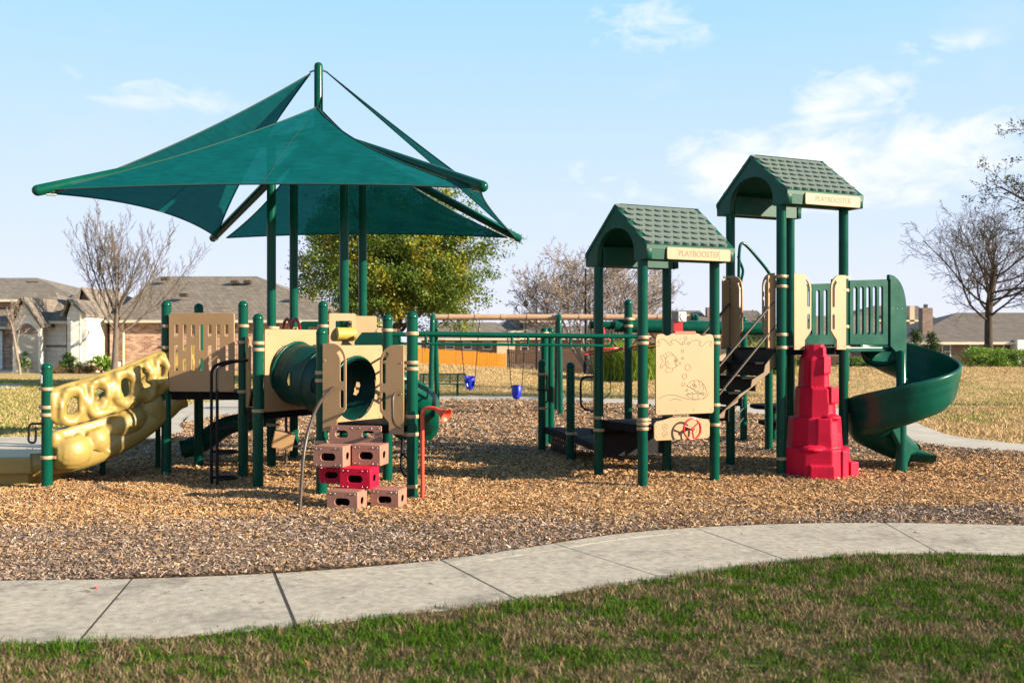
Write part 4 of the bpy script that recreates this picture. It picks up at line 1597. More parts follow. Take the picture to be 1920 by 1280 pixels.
fin = [(0.0, 0.0), (0.09, 0.0), (0.10, 0.12), (0.16, 0.25), (0.30, 0.30), (0.30, 0.36), (0.12, 0.46), (0.06, 0.62), (-0.06, 0.85), (-0.20, 0.62), (-0.06, 0.4)]
plate('support_fin', M['green_pl'], fin, (), 0.10, TW, frame(pc + Vector((-0.02, 0.0, -0.02)), (0.93, 0.36, 0)), 0.03)
MB().tube([(5.62, 14.02, -0.05), (5.62, 14.02, 0.24)], 0.03, 10).build('exit_leg', M['green'], TW)

# red stepped climber --------------------------------------
rc = Vector((4.02, 12.95, 0))
tiers = [(-0.53, 0.46, 0.44, 0.00, 0.40, 0.99), (-0.42, 0.355, 0.37, 0.36, 0.79, 0.93), (-0.31, 0.26, 0.29, 0.75, 1.18, 0.92), (-0.245, 0.165, 0.21, 1.14, 1.57, 0.90), (-0.205, 0.135, 0.14, 1.55, 1.74, 0.72)]
mb = MB()
for (xl, xr, dp, z0, z1, ts) in tiers:
    poly = [(xl, 0.22), (xl, -0.05), (xl * 0.62, -dp * 0.80), (xr * 0.12, -dp * 0.98), (xr * 0.55, -dp * 0.80), (xr, -dp * 0.15), (xr, 0.22)]
    cx0, cy0 = (xl + xr) / 2, 0.0
    n = len(poly)
    v = [(p[0], p[1], z0) for p in poly] + [(cx0 + (p[0] - cx0) * ts, p[1] * ts, z1) for p in poly]
    f = [tuple(range(n - 1, -1, -1)), tuple(range(n, 2 * n))] + [(i, (i + 1) % n, n + (i + 1) % n, n + i) for i in range(n)]
    mb.add(v, f, False, Matrix.Translation(rc))
for (x_, y_, z0, z1, sx0, sy0) in ((-0.10, -0.40, 0.0, 0.20, 0.36, 0.20), (0.43, -0.06, 0.0, 0.22, 0.18, 0.26), (0.24, -0.29, 0.0, 0.385, 0.13, 0.16), (0.19, -0.225, 0.38, 0.60, 0.10, 0.10), (0.13, -0.185, 0.98, 1.195, 0.17, 0.14), (-0.02, -0.27, 0.40, 0.79, 0.22, 0.16),
                                   (0.04, -0.145, 1.36, 1.585, 0.16, 0.12), (-0.06, -0.20, 0.78, 1.17, 0.26, 0.14), (-0.07, -0.135, 1.2, 1.55, 0.22, 0.13), (0.03, -0.10, 1.55, 1.70, 0.08, 0.08)):
    mb.box((0, 0, (z0 + z1) / 2), (sx0, sy0, z1 - z0), Matrix.Translation(rc + Vector((x_, y_, 0))) @ Matrix.Rotation(RAD(30 if x_ > 0 else -9), 4, 'Z'), 0.94)
mb.box((-0.03, 0.02, 1.66), (0.20, 0.22, 0.16), Matrix.Translation(rc) @ Matrix.Rotation(RAD(12), 4, 'Z'), 0.75)
mb.sphere((0.10, -0.22, 0.80), (0.16, 0.12, 0.05), Matrix.Translation(rc))
mb.sphere((-0.2, -0.3, 0.40), (0.2, 0.12, 0.05), Matrix.Translation(rc))
mb.v = [(rc.x + (p[0] - rc.x) * 0.86, p[1], p[2]) for p in mb.v]
rock = remesh(mb, M['red'], 'rock_climber', TW, 0.0095, 3)
rock['label'] = 'red stepped plastic climbing rock'

# overhead ladder from the tunnel structure to the low tower
Jp, Ip = Vector((-1.132, 11.2, 0)), Vector((-1.56, 12.36, 0))
for a, b_ in ((Jp, g(0, 0)), (Ip, g(0, 1))):
    top0, top1 = a + Vector((0, 0, 1.87)), b_ + Vector((0, 0, 1.84))
    rail = MB().tube([top0, top1], 0.026, 12).build('overhead_rail', M['green'], TW)
    dv = top1 - top0
    d0 = top0 + dv * 0.055
    d1 = top0 + dv * 0.86
    dn = Vector((0, 0, -0.115))
    MB().tube(fillet([d0 + Vector((0, 0, 0)), d0 + dn, d1 + dn, d1 + Vector((0, 0, 0))], 0.10), 0.017, 10).build('lower_rail', M['green'], rail)
for k in range(7):
    t = 0.10 + 0.72 * k / 6
    p0 = Jp.lerp(g(0, 0), t) + Vector((0, 0, 1.755 - 0.03 * t))
    p1 = Ip.lerp(g(0, 1), t) + Vector((0, 0, 1.755 - 0.03 * t))
    MB().tube([p0, p1], 0.015, 8).build('overhead_rung', M['green'], TW)
for t in (0.415, 0.485):
    p0 = Jp.lerp(g(0, 0), t)
    MB().tube([p0 + Vector((0, 0, 1.74)), p0 + Vector((0, 0, 1.86))], 0.015, 8).build('rail_strut', M['green'], TW)

# ------------------------------------------------------------------ tunnel structure (left)
TS = thing('tunnel_play_structure', (-3.0, 12.6, 0), 'tan and green play structure with crawl tunnel, block steps and yellow slide', 'play structure')
PA = Vector((-5.585, 11.85, 0))
PB = Vector((-4.53, 12.93, 0))
PC = Vector((-4.43, 13.95, 0))
PD = Vector((-3.49, 12.81, 0))
PE = Vector((-3.08, 11.97, 0))
PF_ = Vector((-3.36, 13.78, 0))
PG = Vector((-3.26, 14.74, 0))
PH = Vector((-2.202, 11.41, 0))
PI = Vector((-1.56, 12.36, 0))
PJ = Vector((-1.132, 11.20, 0))
PK = Vector((-2.47, 12.90, 0))
PM = Vector((-2.335, 13.72, 0))
PN = Vector((-2.225, 14.70, 0))
ZB, ZE, ZH = 1.12, 0.93, 0.83     # deck heights


def ang(a, b_):
    return math.degrees(math.atan2(b_.y - a.y, b_.x - a.x))


post(TS, PA.x, PA.y, 1.51, [(1.21, 160), (0.99, 160), (0.90, 20), (0.39, 0)])
post(TS, PB.x, PB.y, 2.30, [(1.98, 190), (1.70, 190)])
post(TS, PC.x, PC.y, 2.30, [])
post(TS, PD.x, PD.y, 2.29, [(1.98, 180), (1.77, 0), (1.13, -60)])
post(TS, PE.x, PE.y, 2.10, [(1.76, 60), (1.68, 60), (0.94, 60)])
post(TS, PH.x, PH.y, 1.92, [(1.42, 0), (1.33, 0), (0.62, 0)])
post(TS, PI.x, PI.y, 2.10, [(1.92, 0), (1.60, -60), (1.52, -60)])
post(TS, PJ.x, PJ.y, 2.10, [(1.87, 20), (1.54, 180), (1.47, 180), (0.93, 180), (0.73, 180), (0.14, -20)])
post(TS, PK.x, PK.y, 2.29, [(1.98, 60), (1.66, 60)])
deck(TS, ccw([p[:2] for p in (PB, PD, PF_, PC)]), ZB)
deck(TS, ccw([p[:2] for p in (PD, PK, PM, PF_)]), ZE + 0.1)
deck(TS, ccw([p[:2] for p in (PD, PE, PK)]), ZE)
deck(TS, ccw([p[:2] for p in (PF_, PM, PN, PG)]), ZE)
deck(TS, ccw([p[:2] for p in (PH, PJ, PI)]), ZH)

# slotted barrier between the first two posts, in front
dvb = (PD - PB).normalized()
nb = dvb.cross(Vector((0, 0, 1)))
Mb = frame(PB + dvb * 0.075 + nb * 0.075 + Vector((0, 0, 1.13)), dvb)
bw_, bh_ = 0.885, 1.02
hs = []
for k in range(7):
    x_ = 0.105 + k * 0.113
    a, b_ = ((0.70, 0.86), (0.50, 0.86))[k % 2]
    if k % 2 == 0:
        hs.append(slot(x_, 0.71, 0.87, 0.042))
        hs.append(slot(x_, 0.27, 0.61, 0.042))
    else:
        hs.append(slot(x_, 0.53, 0.87, 0.042))
        hs.append(slot(x_, 0.27, 0.43, 0.042))
pb = plate('barrier_panel', M['tan'], rrect(0, 0, bw_, bh_, 0.03), hs, 0.022, TS, Mb)
pb['label'] = 'tan barrier board with rows of upright slots'
bolts(pb, Mb, [(0.08, 0.05), (0.32, 0.05), (0.57, 0.05), (0.80, 0.05)], 0.010)

# entry gates on the side towards the loop ladder
dde = (PE - PD).normalized()
gate(TS, PD + dde * 0.07 + Vector((0.03, 0, ZE - 0.08)), dde, 0.24, 1.0)
gate(TS, PE - dde * 0.07 + Vector((0.03, 0, ZE - 0.08)), dde, 0.24, 1.0, flip=True)
# loop ladder with bent rungs
for (x_, y_) in ((-3.71, 12.18), (-3.60, 12.05)):
    pipe('ladder_rail', TS, fillet([(x_, y_, -0.05), (x_, y_, 1.47), (x_ + 0.15, y_ + 0.12, 1.53), (PD.x + 0.12, PD.y - 0.25, 1.54)], 0.22), 0.019, M['black'], smooth=False)
for z in (0.10, 0.42, 0.72):
    pipe('ladder_rung', TS, fillet([(-3.71, 12.18, z), (-3.52, 12.32, z), (-3.38, 12.20, z), (-3.44, 12.06, z), (-3.60, 12.05, z)], 0.10), 0.017, M['black'], smooth=False)

# crawl tunnel and its two boards
T1a, T1b = PE, PK
T2a, T2b = PH, PI


def hole_board(a, b_, z0, z1, hz, hr, off, hx=None):
    dv = (b_ - a).normalized()
    L = (b_ - a).length
    nrm = dv.cross(Vector((0, 0, 1)))
    Mx = frame(a + dv * 0.07 + nrm * off + Vector((0, 0, z0)), dv)
    w = L - 0.14
    cxh = w / 2 if hx is None else hx
    o = plate('tunnel_board', M['tan'], rrect(0, 0, w, z1 - z0, 0.03), [circle(cxh, hz - z0, hr, 40)], 0.022, TS, Mx)
    bolts(o, Mx, [(0.06, 0.06), (w - 0.06, 0.06), (0.06, z1 - z0 - 0.06), (w - 0.06, z1 - z0 - 0.06)] +
          [(cxh + (hr + 0.025) * math.cos(RAD(30 * k)), hz - z0 + (hr + 0.025) * math.sin(RAD(30 * k))) for k in range(12)], 0.010)
    return Mx @ Vector((cxh, hz - z0, 0)), nrm


c1, n1_ = hole_board(T1a, T1b, 0.92, 1.93, 1.385, 0.375, 0.03)
c2, n2_ = hole_board(T2a, T2b, 0.78, 1.735, 1.205, 0.375, -0.03)
axis = (c2 - c1)
La = axis.length
tn = MB()
segs = 80
hole_spec = [(0.22, 195), (0.42, 186), (0.74, 186), (0.3, 15), (0.7, 15)]
rings_t = np.linspace(-0.02, 1.02, 90)
x_ax = axis.normalized()
up_ = (Vector((0, 0, 1)) - x_ax * x_ax.z).normalized()
sd = x_ax.cross(up_)
for rad_, flip in ((0.385, False), (0.365, True)):
    vs = []
    for t in rings_t:
        rr = rad_ + (0.003 if (int(t * 6.2) % 2) else 0.0) + 0.012 * math.exp(-((t - 0.5) / 0.02) ** 2)
        for k in range(segs):
            a = 2 * math.pi * k / segs
            vs.append(c1 + axis * float(t) + (up_ * math.cos(a) + sd * math.sin(a)) * rr)
    fs = []
    for i in range(len(rings_t) - 1):
        tm_ = (rings_t[i] + rings_t[i + 1]) / 2
        for k in range(segs):
            a = (k + 0.5) * 360 / segs
            skip = False
            for (ht, ha) in hole_spec:
                da = abs((a - ha + 180) % 360 - 180)
                for off_ in (0, 180):
                    da2 = abs((a - ha - 75 + 180) % 360 - 180)
                    if ((tm_ - ht) * La / 0.042) ** 4 + (da2 / 12.5) ** 4 < 1:
                        skip = True
            if skip:
                continue
            q = (i * segs + k, i * segs + (k + 1) % segs, (i + 1) * segs + (k + 1) % segs, (i + 1) * segs + k)
            fs.append(q if not flip else tuple(reversed(q)))
    tn.add(vs, fs, True)
tun = tn.build('crawl_tunnel', M['tunnel'], TS)
for cc in (c1 + axis * 0.02, c2 - axis * 0.02):
    MB().tube([cc + (up_ * math.cos(RAD(9 * k)) + sd * math.sin(RAD(9 * k))) * 0.395 for k in range(40)], 0.016, 6, closed=True).build('tunnel_flange', M['green_pl'], tun)
MB().tube([c1 + axis * 0.5 + (up_ * math.cos(RAD(9 * k)) + sd * math.sin(RAD(9 * k))) * 0.392 for k in range(40)], 0.014, 6, closed=True).build('tunnel_seam', M['tunnel'], tun)

# entry gates over the block steps
dhj = (PJ - PH).normalized()
nhj = dhj.cross(Vector((0, 0, 1)))
gate(TS, PH + dhj * 0.045 + nhj * 0.075 + Vector((0, 0, ZH - 0.08)), dhj, 0.285, 1.01)
gate(TS, PJ - dhj * 0.075 + nhj * 0.075 + Vector((0, 0, ZH - 0.10)), dhj, 0.285, 1.01, flip=True)
# back boards with the yellow drums and the slide opening
dkm = (PM - PK)
Mk = frame(PK + Vector((0.03, -0.02, 1.05)), Vector((0.62, 0.35, 0)))
bd = plate('drum_board', M['tan'], rrect(0.05, 0, 0.42, 1.10, 0.02), [rrect(0.14, 0.80, 0.36, 1.0, 0.01, 2)], 0.022, TS, Mk)
MB().tube([Mk @ Vector((0.15, 0.83, 0.02)), Mk @ Vector((0.40, 0.83, 0.02))], 0.085, 20).build('yellow_drum', M['drum'], TS)
Mk2 = frame(PK + Vector((0.36, 0.22, 1.02)), Vector((0.9, 0.42, 0)))
plate('slide_board', M['tan'], rrect(0.0, 0, 0.32, 1.10, 0.02), (), 0.022, TS, Mk2)
# green slide leaving to the right behind the tunnel boards
hs0 = PM + Vector((0.1, -0.3, 0))
gsl = []
for k in range(13):
    t = k / 12
    gsl.append(Vector((-2.15 + 0.78 * math.sin(t * 1.9), 13.50 + 0.9 * t ** 2.4, 1.50 - 1.10 * t)))
prof2 = [(-0.30, 0.28), (-0.28, 0.05), (-0.18, -0.02), (0.18, -0.02), (0.28, 0.05), (0.30, 0.28), (0.33, 0.28), (0.32, 0.02), (0.2, -0.06), (-0.2, -0.06), (-0.32, 0.02), (-0.33, 0.28)]


def sweep(path, prof_, name, mat, parent, upv=Vector((0, 0, 1)), scale=None):
    vs, fs = [], []
    m = len(prof_)
    for i, p in enumerate(path):
        t = (path[min(i + 1, len(path) - 1)] - path[max(i - 1, 0)]).normalized()
        s = t.cross(upv).normalized()
        u = s.cross(t).normalized()
        k = scale[i] if scale else 1.0
        for (a, b_) in prof_:
            vs.append(p + s * a + u * (b_ * k if b_ > 0.06 else b_))
    for i in range(len(path) - 1):
        for k in range(m):
            fs.append((i * m + k, i * m + (k + 1) % m, (i + 1) * m + (k + 1) % m, (i + 1) * m + k))
    fs.append(tuple(range(m)))
    fs.append(tuple(range(len(path) * m - 1, (len(path) - 1) * m - 1, -1)))
    return MB().add(vs, fs, True).build(name, mat, parent)


sweep(gsl, prof2, 'green_slide', M['green_pl'], TS)
o_ = [(0, 0), (0.62, 0), (0.62, 0.10), (0.58, 0.20), (0.1, 0.20), (0, 0.08)]
plate('slide_hood', M['green_pl'], o_, (), 0.05, TS, frame(Vector((-2.06, 12.92, 1.70)), (1, -0.1, 0)), 0.012)
# low wave slide going left at the back
bsl = []
for k in range(15):
    t = k / 14
    bsl.append(Vector((-3.35 - 1.35 * t, 14.30 + 0.02 * t, 0.74 - 0.56 * t - 0.05 * math.sin(t * 9))))
sweep(bsl, [(a * 0.85, b_ * 0.75) for a, b_ in prof2], 'wave_slide', M['green_pl'], TS)
MB().tube([(-4.55, 14.3, -0.05), (-4.55, 14.3, 0.22)], 0.035, 10).build('slide_leg', M['green'], TS)
# dark green board and red loops at the back rail
plate('back_board', M['green_pl'], rrect(0, 0, 0.66, 0.22, 0.04), [rrect(0.12, 0.06, 0.32, 0.14, 0.01, 2)], 0.03, TS, frame(PG + Vector((0.10, 0.02, 1.86)), (PN - PG)))
for k in (0, 1):
    o0 = PF_ + Vector((0.10 + 0.12 * k, 0.25, 1.90))
    pipe('red_loop', TS, [o0, o0 + Vector((0.01, 0, 0.12)), o0 + Vector((0.06, 0, 0.20)), o0 + Vector((0.11, 0, 0.12)), o0 + Vector((0.12, 0, 0.0))], 0.022, M['redpaint'], 8)
plate('back_board', M['tan'], rrect(0, 0, 0.85, 0.95, 0.02), (), 0.022, TS, frame(PG + Vector((0.10, 0.0, ZE)), (PN - PG)))
# shop counter under the deck with its red spindle
MB().box((0, 0, 0), (0.28, 0.24, 0.22), Matrix.Translation((-3.16, 13.62, 0.42)) @ Matrix.Rotation(RAD(12), 4, 'Y') @ Matrix.Rotation(RAD(15), 4, 'Z')).build('shop_counter', M['tan'], TS, bevel=0.01)
MB().tube([(-3.17, 13.85, -0.05), (-3.17, 13.85, 0.9)], 0.02, 8).build('red_spindle', M['brown'], TS)
for k in range(5):
    a = RAD(72 * k)
    if k == 0:
        fl = MB()
    fl.sphere((-2.87 + 0.05 * math.cos(a), 14.2, 0.98 + 0.05 * math.sin(a)), 0.035, seg=8, rings=5)
fl.sphere((-2.87, 14.19, 0.98), 0.04, seg=8, rings=5).build('yellow_flower_spinner', M['drum'], TS)

# block steps ------------------------------------------
def block(x, y, z, w, d, h, rot, mat, name='step_block'):
    """hollow plastic block with an oval hand hole in front and in the side"""
    Mx = Matrix.Translation((x, y, z)) @ Matrix.Rotation(RAD(rot), 4, 'Z')
    t = 0.014
    fr = plate(name, mat, rrect(-w / 2, 0, w / 2, h, 0.012, 2), [rrect(-w * 0.24, h * 0.30, w * 0.24, h * 0.66, h * 0.17)], t, TS, Mx @ Matrix.Translation((0, -d / 2 + t / 2, 0)) @ Matrix.Rotation(RAD(90), 4, 'X'), 0.004)
    for s in (-1, 1):
        plate('side_wall', mat, rrect(-d / 2 + t, 0, d / 2, h, 0.01, 2), [rrect(-d * 0.16, h * 0.32, d * 0.16, h * 0.66, h * 0.14)], t, fr,
              Mx @ Matrix.Translation((s * (w / 2 - t / 2 - 0.001), 0, 0)) @ Matrix(((0, 0, 1, 0), (1, 0, 0, 0), (0, 1, 0, 0), (0, 0, 0, 1))), 0.004)
    MB().box((0, t / 2, h - t / 2 + 0.001), (w - 0.002, d - t, t), Mx).build('top_wall', mat, fr, bevel=0.005)
    MB().box((0, d / 2 - t, h / 2 - t), (w - 2 * t, t, h - 2 * t), Mx).build('back_wall', M['black'], fr)
    bolts(fr, Mx @ Matrix.Translation((0, -d / 2, 0)) @ Matrix.Rotation(RAD(90), 4, 'X'), [(a * w * 0.40, b_ * h) for a in (-1, -0.6, 0.6, 1) for b_ in (0.10, 0.88)], 0.000)
    return fr


ROT = -13
block(-1.745, 10.44, 0.0, 0.345, 0.27, 0.215, ROT, M['blockbrown'])
block(-1.325, 10.62, 0.0, 0.315, 0.27, 0.205, ROT, M['blockbrown'])
block(-1.64, 10.62, 0.215, 0.345, 0.27, 0.215, ROT, M['red'])
block(-1.94, 10.86, 0.235, 0.30, 0.24, 0.19, ROT, M['red'])
block(-1.945, 10.72, 0.432, 0.345, 0.27, 0.225, ROT, M['blockbrown'])
block(-1.555, 10.84, 0.432, 0.325, 0.27, 0.225, ROT, M['blockbrown'])
Mr = frame(PH + dhj * 0.14 + nhj * 0.10 + Vector((0, 0, 0.585)), dhj)
rp = plate('riser_panel', M['blockbrown'], rrect(0, 0, 0.62, 0.24, 0.015), [rrect(0.07, 0.10, 0.22, 0.18, 0.039), rrect(0.39, 0.10, 0.54, 0.18, 0.039)], 0.02, TS, Mr)
bolts(rp, Mr, [(0.03, 0.21), (0.10, 0.21), (0.27, 0.21), (0.36, 0.21), (0.50, 0.21), (0.59, 0.21)], 0.009)
# step handrails
pipe('handrail', TS, fillet([(-2.20, 10.2, -0.05), (-2.17, 10.3, 0.72), (-2.10, 10.62, 1.10), (-2.02, 11.02, 1.24), (-2.05, 11.34, 1.25)], 0.35, 10), 0.019, M['brown'], smooth=False)
pipe('handrail', TS, fillet([(-1.27, 11.13, 1.20), (-1.33, 10.98, 1.19), (-1.32, 10.96, 0.87), (-1.26, 11.1, 0.82)], 0.10), 0.018, M['brown'], smooth=False)
pipe('ladder_rail', TS, fillet([(-1.30, 11.75, 0.62), (-1.32, 11.72, 0.30), (-1.28, 11.6, 0.22), (-1.18, 11.5, 0.18)], 0.08), 0.018, M['black'], smooth=False)
pipe('ladder_rung', TS, [(-1.30, 11.75, 0.45), (-1.2, 11.45, 0.40)], 0.015, M['black'], smooth=False)
# talk tube
tp = Vector((-1.007, 11.09, 0))
tt = pipe('talk_tube', TS, fillet([tp + Vector((0, 0, -0.05)), tp + Vector((0, 0, 1.03)), tp + Vector((0.13, -0.04, 1.04)), tp + Vector((0.19, -0.07, 1.0))], 0.07), 0.022, M['orange'], 12, smooth=False)
hd = Vector((0.72, -0.42, -0.42)).normalized()
hc = tp + Vector((0.15, -0.05, 1.03))
qm = hd.to_track_quat('Z', 'Y').to_matrix().to_4x4()
MB().lathe([(0.024, 0), (0.030, 0.05), (0.048, 0.11), (0.080, 0.165), (0.088, 0.17), (0.080, 0.162), (0.045, 0.10), (0.02, 0.03)], 20, Matrix.Translation(hc) @ qm, cap0=False).build('talk_horn', M['orange'], tt)
# grab handle on the low end post
pipe('grab_handle', TS, fillet([PA + Vector((0.0, -0.06, 0.80)), PA + Vector((-0.17, -0.09, 0.80)), PA + Vector((-0.18, -0.09, 0.58)), PA + Vector((-0.10, -0.08, 0.57)), PA + Vector((-0.09, -0.08, 0.76))], 0.05), 0.014, M['black'], smooth=False)
MB().box((0, 0, 0), (0.004, 0.05, 0.10), Matrix.Translation(PA + Vector((-0.045, -0.05, 1.33))) @ Matrix.Rotation(RAD(45), 4, 'Z')).build('sticker', M['white'], TS)

# yellow sculpted slide ----------------------------------
# near wall follows this ground line; s runs from the deck down to the low post
w0, w1 = Vector((-4.60, 12.84, 0)), Vector((-5.47, 11.93, 0))
wd = (w1 - w0)
wn_ = Vector((0, 0, 1)).cross(wd).normalized()      # normal
if wn_.y > 0:
    wn_ = -wn_


def yw(px, py, off=0.0):
    """point of the near slide wall seen at photo pixel"""
    # depth from the wall's ground line
    r = (px - 960) / F_PX
    # w0 + wd*s : x = r*y
    s = (r * w0.y - w0.x) / (wd.x - r * wd.y)
    s = max(-0.08, min(1.08, s))
    y = w0.y + wd.y * s
    p = at(px, py, y)
    return p + wn_ * off


mb = MB()


def cap_tube(pts, rs_, off=0.0, flat=1.0, seg=10):
    P = [yw(a, b_, off) for a, b_ in pts]
    P = smooth_path(P, 6)
    if not isinstance(rs_, (list, tuple)):
        rs_ = [rs_] * len(pts)
    R = [q * 1.22 for q in np.interp(np.linspace(0, len(rs_) - 1, len(P)), range(len(rs_)), rs_)]
    mb.tube(P, R, seg)
    mb.sphere(P[0], R[0] * 0.98, seg=10, rings=6)
    mb.sphere(P[-1], R[-1] * 0.98, seg=10, rings=6)


def blobs(pts):
    for (a, b_, r, off) in pts:
        mb.sphere(yw(a, b_, off), r, seg=12, rings=8)


# upper wall: thick moulded band with five windows and swollen rims
HOLES = [(131, 760, 11, 19, 12), (181, 740, 9, 17, 8), (232, 726, 11, 18, -6), (268, 711, 8, 20, -14), (301, 697, 6, 15, -8)]


def top_y(px):
    return float(np.interp(px, [95, 130, 180, 240, 290, 316], [735, 724, 709, 688, 668, 656]))


def bot_y(px):
    return float(np.interp(px, [95, 108, 135, 170, 225, 270, 300, 316], [785, 799, 797, 788, 772, 756, 742, 728]))


STEP = 6.2
for ix in range(int((316 - 98) / STEP) + 1):
    px = 98 + ix * STEP
    t0_, b0_ = top_y(px) + 6, bot_y(px) - 7
    m_ = max(2, int((b0_ - t0_) / STEP) + 1)
    for iy in range(m_):
        py = t0_ + (b0_ - t0_) * iy / (m_ - 1)
        bulge, ok = 0.0, True
        for (hx_, hy_, ha, hb, tl) in HOLES:
            ca, sa = math.cos(RAD(tl)), math.sin(RAD(tl))
            dx, dy = px - hx_, py - hy_
            ex, ey = (dx * ca + dy * sa) / ha, (-dx * sa + dy * ca) / hb
            q = math.hypot(ex, ey)
            if q < 1.16:
                ok = False
            bulge = max(bulge, 0.062 * math.exp(-((q - 1.75) / 0.42) ** 2))
        if ok:
            edge = min(py - t0_, b0_ - py) / 30
            mb.sphere(yw(px, py, bulge + 0.02 * min(1, edge)), 0.047 + 0.008 * math.sin(px * 0.21), seg=8, rings=6)
cap_tube([(314, 660), (290, 668), (240, 688), (180, 710), (130, 724), (102, 734)], [0.038, 0.038, 0.036, 0.036, 0.038, 0.04], -0.035)
cap_tube([(150, 742), (160, 756), (172, 776), (196, 772), (212, 768)], [0.03, 0.05, 0.045, 0.035, 0.012], 0.065)
cap_tube([(206, 716), (210, 738), (222, 756), (246, 758)], [0.03, 0.042, 0.035, 0.015], 0.06)
cap_tube([(248, 704), (252, 726), (262, 742), (276, 744)], [0.035, 0.05, 0.04, 0.02], 0.06)
up_wall = remesh(mb, M['yellow'], 'slide_wall', TS, 0.014, 14)
# lower body: swelling lobes under the band
mb = MB()
LOBES = [(136, 846, 34, 30, 0.13), (184, 824, 20, 22, 0.085), (240, 792, 42, 20, 0.10), (290, 766, 20, 28, 0.06), (112, 835, 12, 36, 0.05)]


def low_top(px):
    return float(np.interp(px, [100, 150, 200, 250, 300, 314], [812, 798, 783, 764, 742, 738]))


def low_bot(px):
    return float(np.interp(px, [100, 115, 140, 170, 200, 240, 280, 314], [862, 878, 877, 862, 848, 826, 803, 776]))


STEP = 7.5
for ix in range(int((312 - 102) / STEP) + 1):
    px = 102 + ix * STEP
    t0_, b0_ = low_top(px) + 5, low_bot(px) - 6
    m_ = max(2, int((b0_ - t0_) / STEP) + 1)
    for iy in range(m_):
        py = t0_ + (b0_ - t0_) * iy / (m_ - 1)
        off = -0.06
        for (lx_, ly_, la, lb, amp) in LOBES:
            dx, dy = px - lx_, py - ly_
            ca, sa = math.cos(RAD(-27)), math.sin(RAD(-27))
            ex, ey = (dx * ca + dy * sa) / la, (-dx * sa + dy * ca) / lb
            q = ex * ex + ey * ey
            if q < 1:
                off = max(off, -0.06 + amp * 1.5 * math.sqrt(1 - q))
        if 262 < px < 272:
            off -= 0.02
        mb.sphere(yw(px, py, off), 0.055, seg=8, rings=6)
        mb.sphere(yw(px, py, min(off, 0) - 0.07), 0.06, seg=8, rings=6)
blobs([(205, 845, 0.045, 0.02), (195, 852, 0.035, 0.03), (212, 838, 0.03, 0.03), (188, 858, 0.03, 0.02), (200, 846, 0.03, 0.06)])
low_wall = remesh(mb, M['yellow'], 'slide_body', TS, 0.016, 14)
# chute behind the wall, then the flat run-out to the left
ch = []
for (x_, y_, z_) in ((-4.62, 13.42, 1.12), (-4.8, 13.28, 1.02), (-5.05, 13.0, 0.78), (-5.30, 12.72, 0.56), (-5.6, 12.52, 0.40), (-5.95, 12.42, 0.36)):
    ch.append(Vector((x_, y_, z_)))
ch = smooth_path(ch, 5)
prof3 = [(-0.46, 0.30), (-0.44, 0.04), (-0.36, 0.0), (0.36, 0.0), (0.44, 0.03), (0.46, 0.06), (0.49, 0.06), (0.49, -0.16), (0.42, -0.22), (-0.42, -0.22), (-0.50, -0.1), (-0.50, 0.30)]
prof3 = [(-a, b_) for a, b_ in prof3]
ks = list(np.interp(np.linspace(0, 1, len(ch)), [0, 0.45, 0.8, 1], [1.2, 1.1, 0.5, 0.3]))
sweep(ch, prof3, 'slide_chute', M['yellow'], TS, scale=ks)
ro_ = [(-7.3, 12.02), (-5.84, 12.02), (-5.76, 12.10), (-5.60, 12.45), (-5.66, 12.95), (-7.3, 12.95)]
MB().prism(ro_, 0.165, 0.372).build('run_out', M['yellow'], TS, bevel=0.025)
MB().prism([(-7.3, 12.12), (-5.95, 12.12), (-5.75, 12.5), (-5.8, 12.9), (-7.3, 12.9)], -0.02, 0.165, top_scale=1.04).build('slide_plinth', M['yellow'], TS, bevel=0.02)
# rounded far wall seen over the near one
mbh = MB()
mbh.tube(smooth_path([(-4.42, 13.9, 1.72), (-4.62, 13.86, 1.60), (-4.9, 13.75, 1.36), (-5.2, 13.55, 1.06), (-5.6, 13.3, 0.75), (-6.0, 13.1, 0.5)], 6), [0.10] * 31, 12)
mbh.tube(smooth_path([(-4.42, 13.9, 1.45), (-4.62, 13.86, 1.33), (-4.9, 13.75, 1.10), (-5.2, 13.55, 0.82), (-5.6, 13.3, 0.55), (-6.0, 13.1, 0.36)], 6), [0.16] * 31, 12)
remesh(mbh, M['yellow'], 'far_wall', TS, 0.02, 6)
for (x_, y_, h_) in ((-4.88, 13.6, 0.72), (-5.35, 12.9, 0.5)):
    MB().tube([(x_, y_, -0.05), (x_, y_, h_)], 0.035, 10).build('slide_leg', M['green'], TS)

# ------------------------------------------------------------------ shade canopy
CN = thing('shade_canopy', (-2.8, 14.23, 0), 'dark green four post shade canopy with peaked fabric sails', 'canopy')
CC = Vector((-2.80, 14.28, 0))
ZE_ = 3.62
EL = Vector((-5.72, 11.9, 3.60))
ER = Vector((-0.345, 11.6, 3.60))
RL = Vector((-5.27, 17.4, 3.60))
RR = Vector((0.11, 17.4, 3.60))
Z0 = 4.82
for p in (PF_, PG, PM, PN):
    post(CN, p.x, p.y, 4.60, [(1.97, ang(p, CC)), (1.70, ang(p, CC)), (0.62 if p is not PG else 0.22, 20)] if p in (PF_, PG) else [(1.1, 0)], cap=False)
for c in (EL, ER, RL, RR):
    dv = (c - (CC + Vector((0, 0, Z0))))
    arm = MB().tube([CC + Vector((0, 0, Z0)), CC + Vector((0, 0, Z0)) + dv], 0.068, 16).build('arm', M['green'], CN)
    MB().sphere(c, 0.068, seg=14, rings=8).build('arm_cap', M['green'], arm)
    MB().tube([c - dv.normalized() * 0.10 + Vector((0, 0, -0.07)), c - dv.normalized() * 0.22 + Vector((0, 0, -0.10))], 0.014, 6).build('shackle', M['steel'], arm)
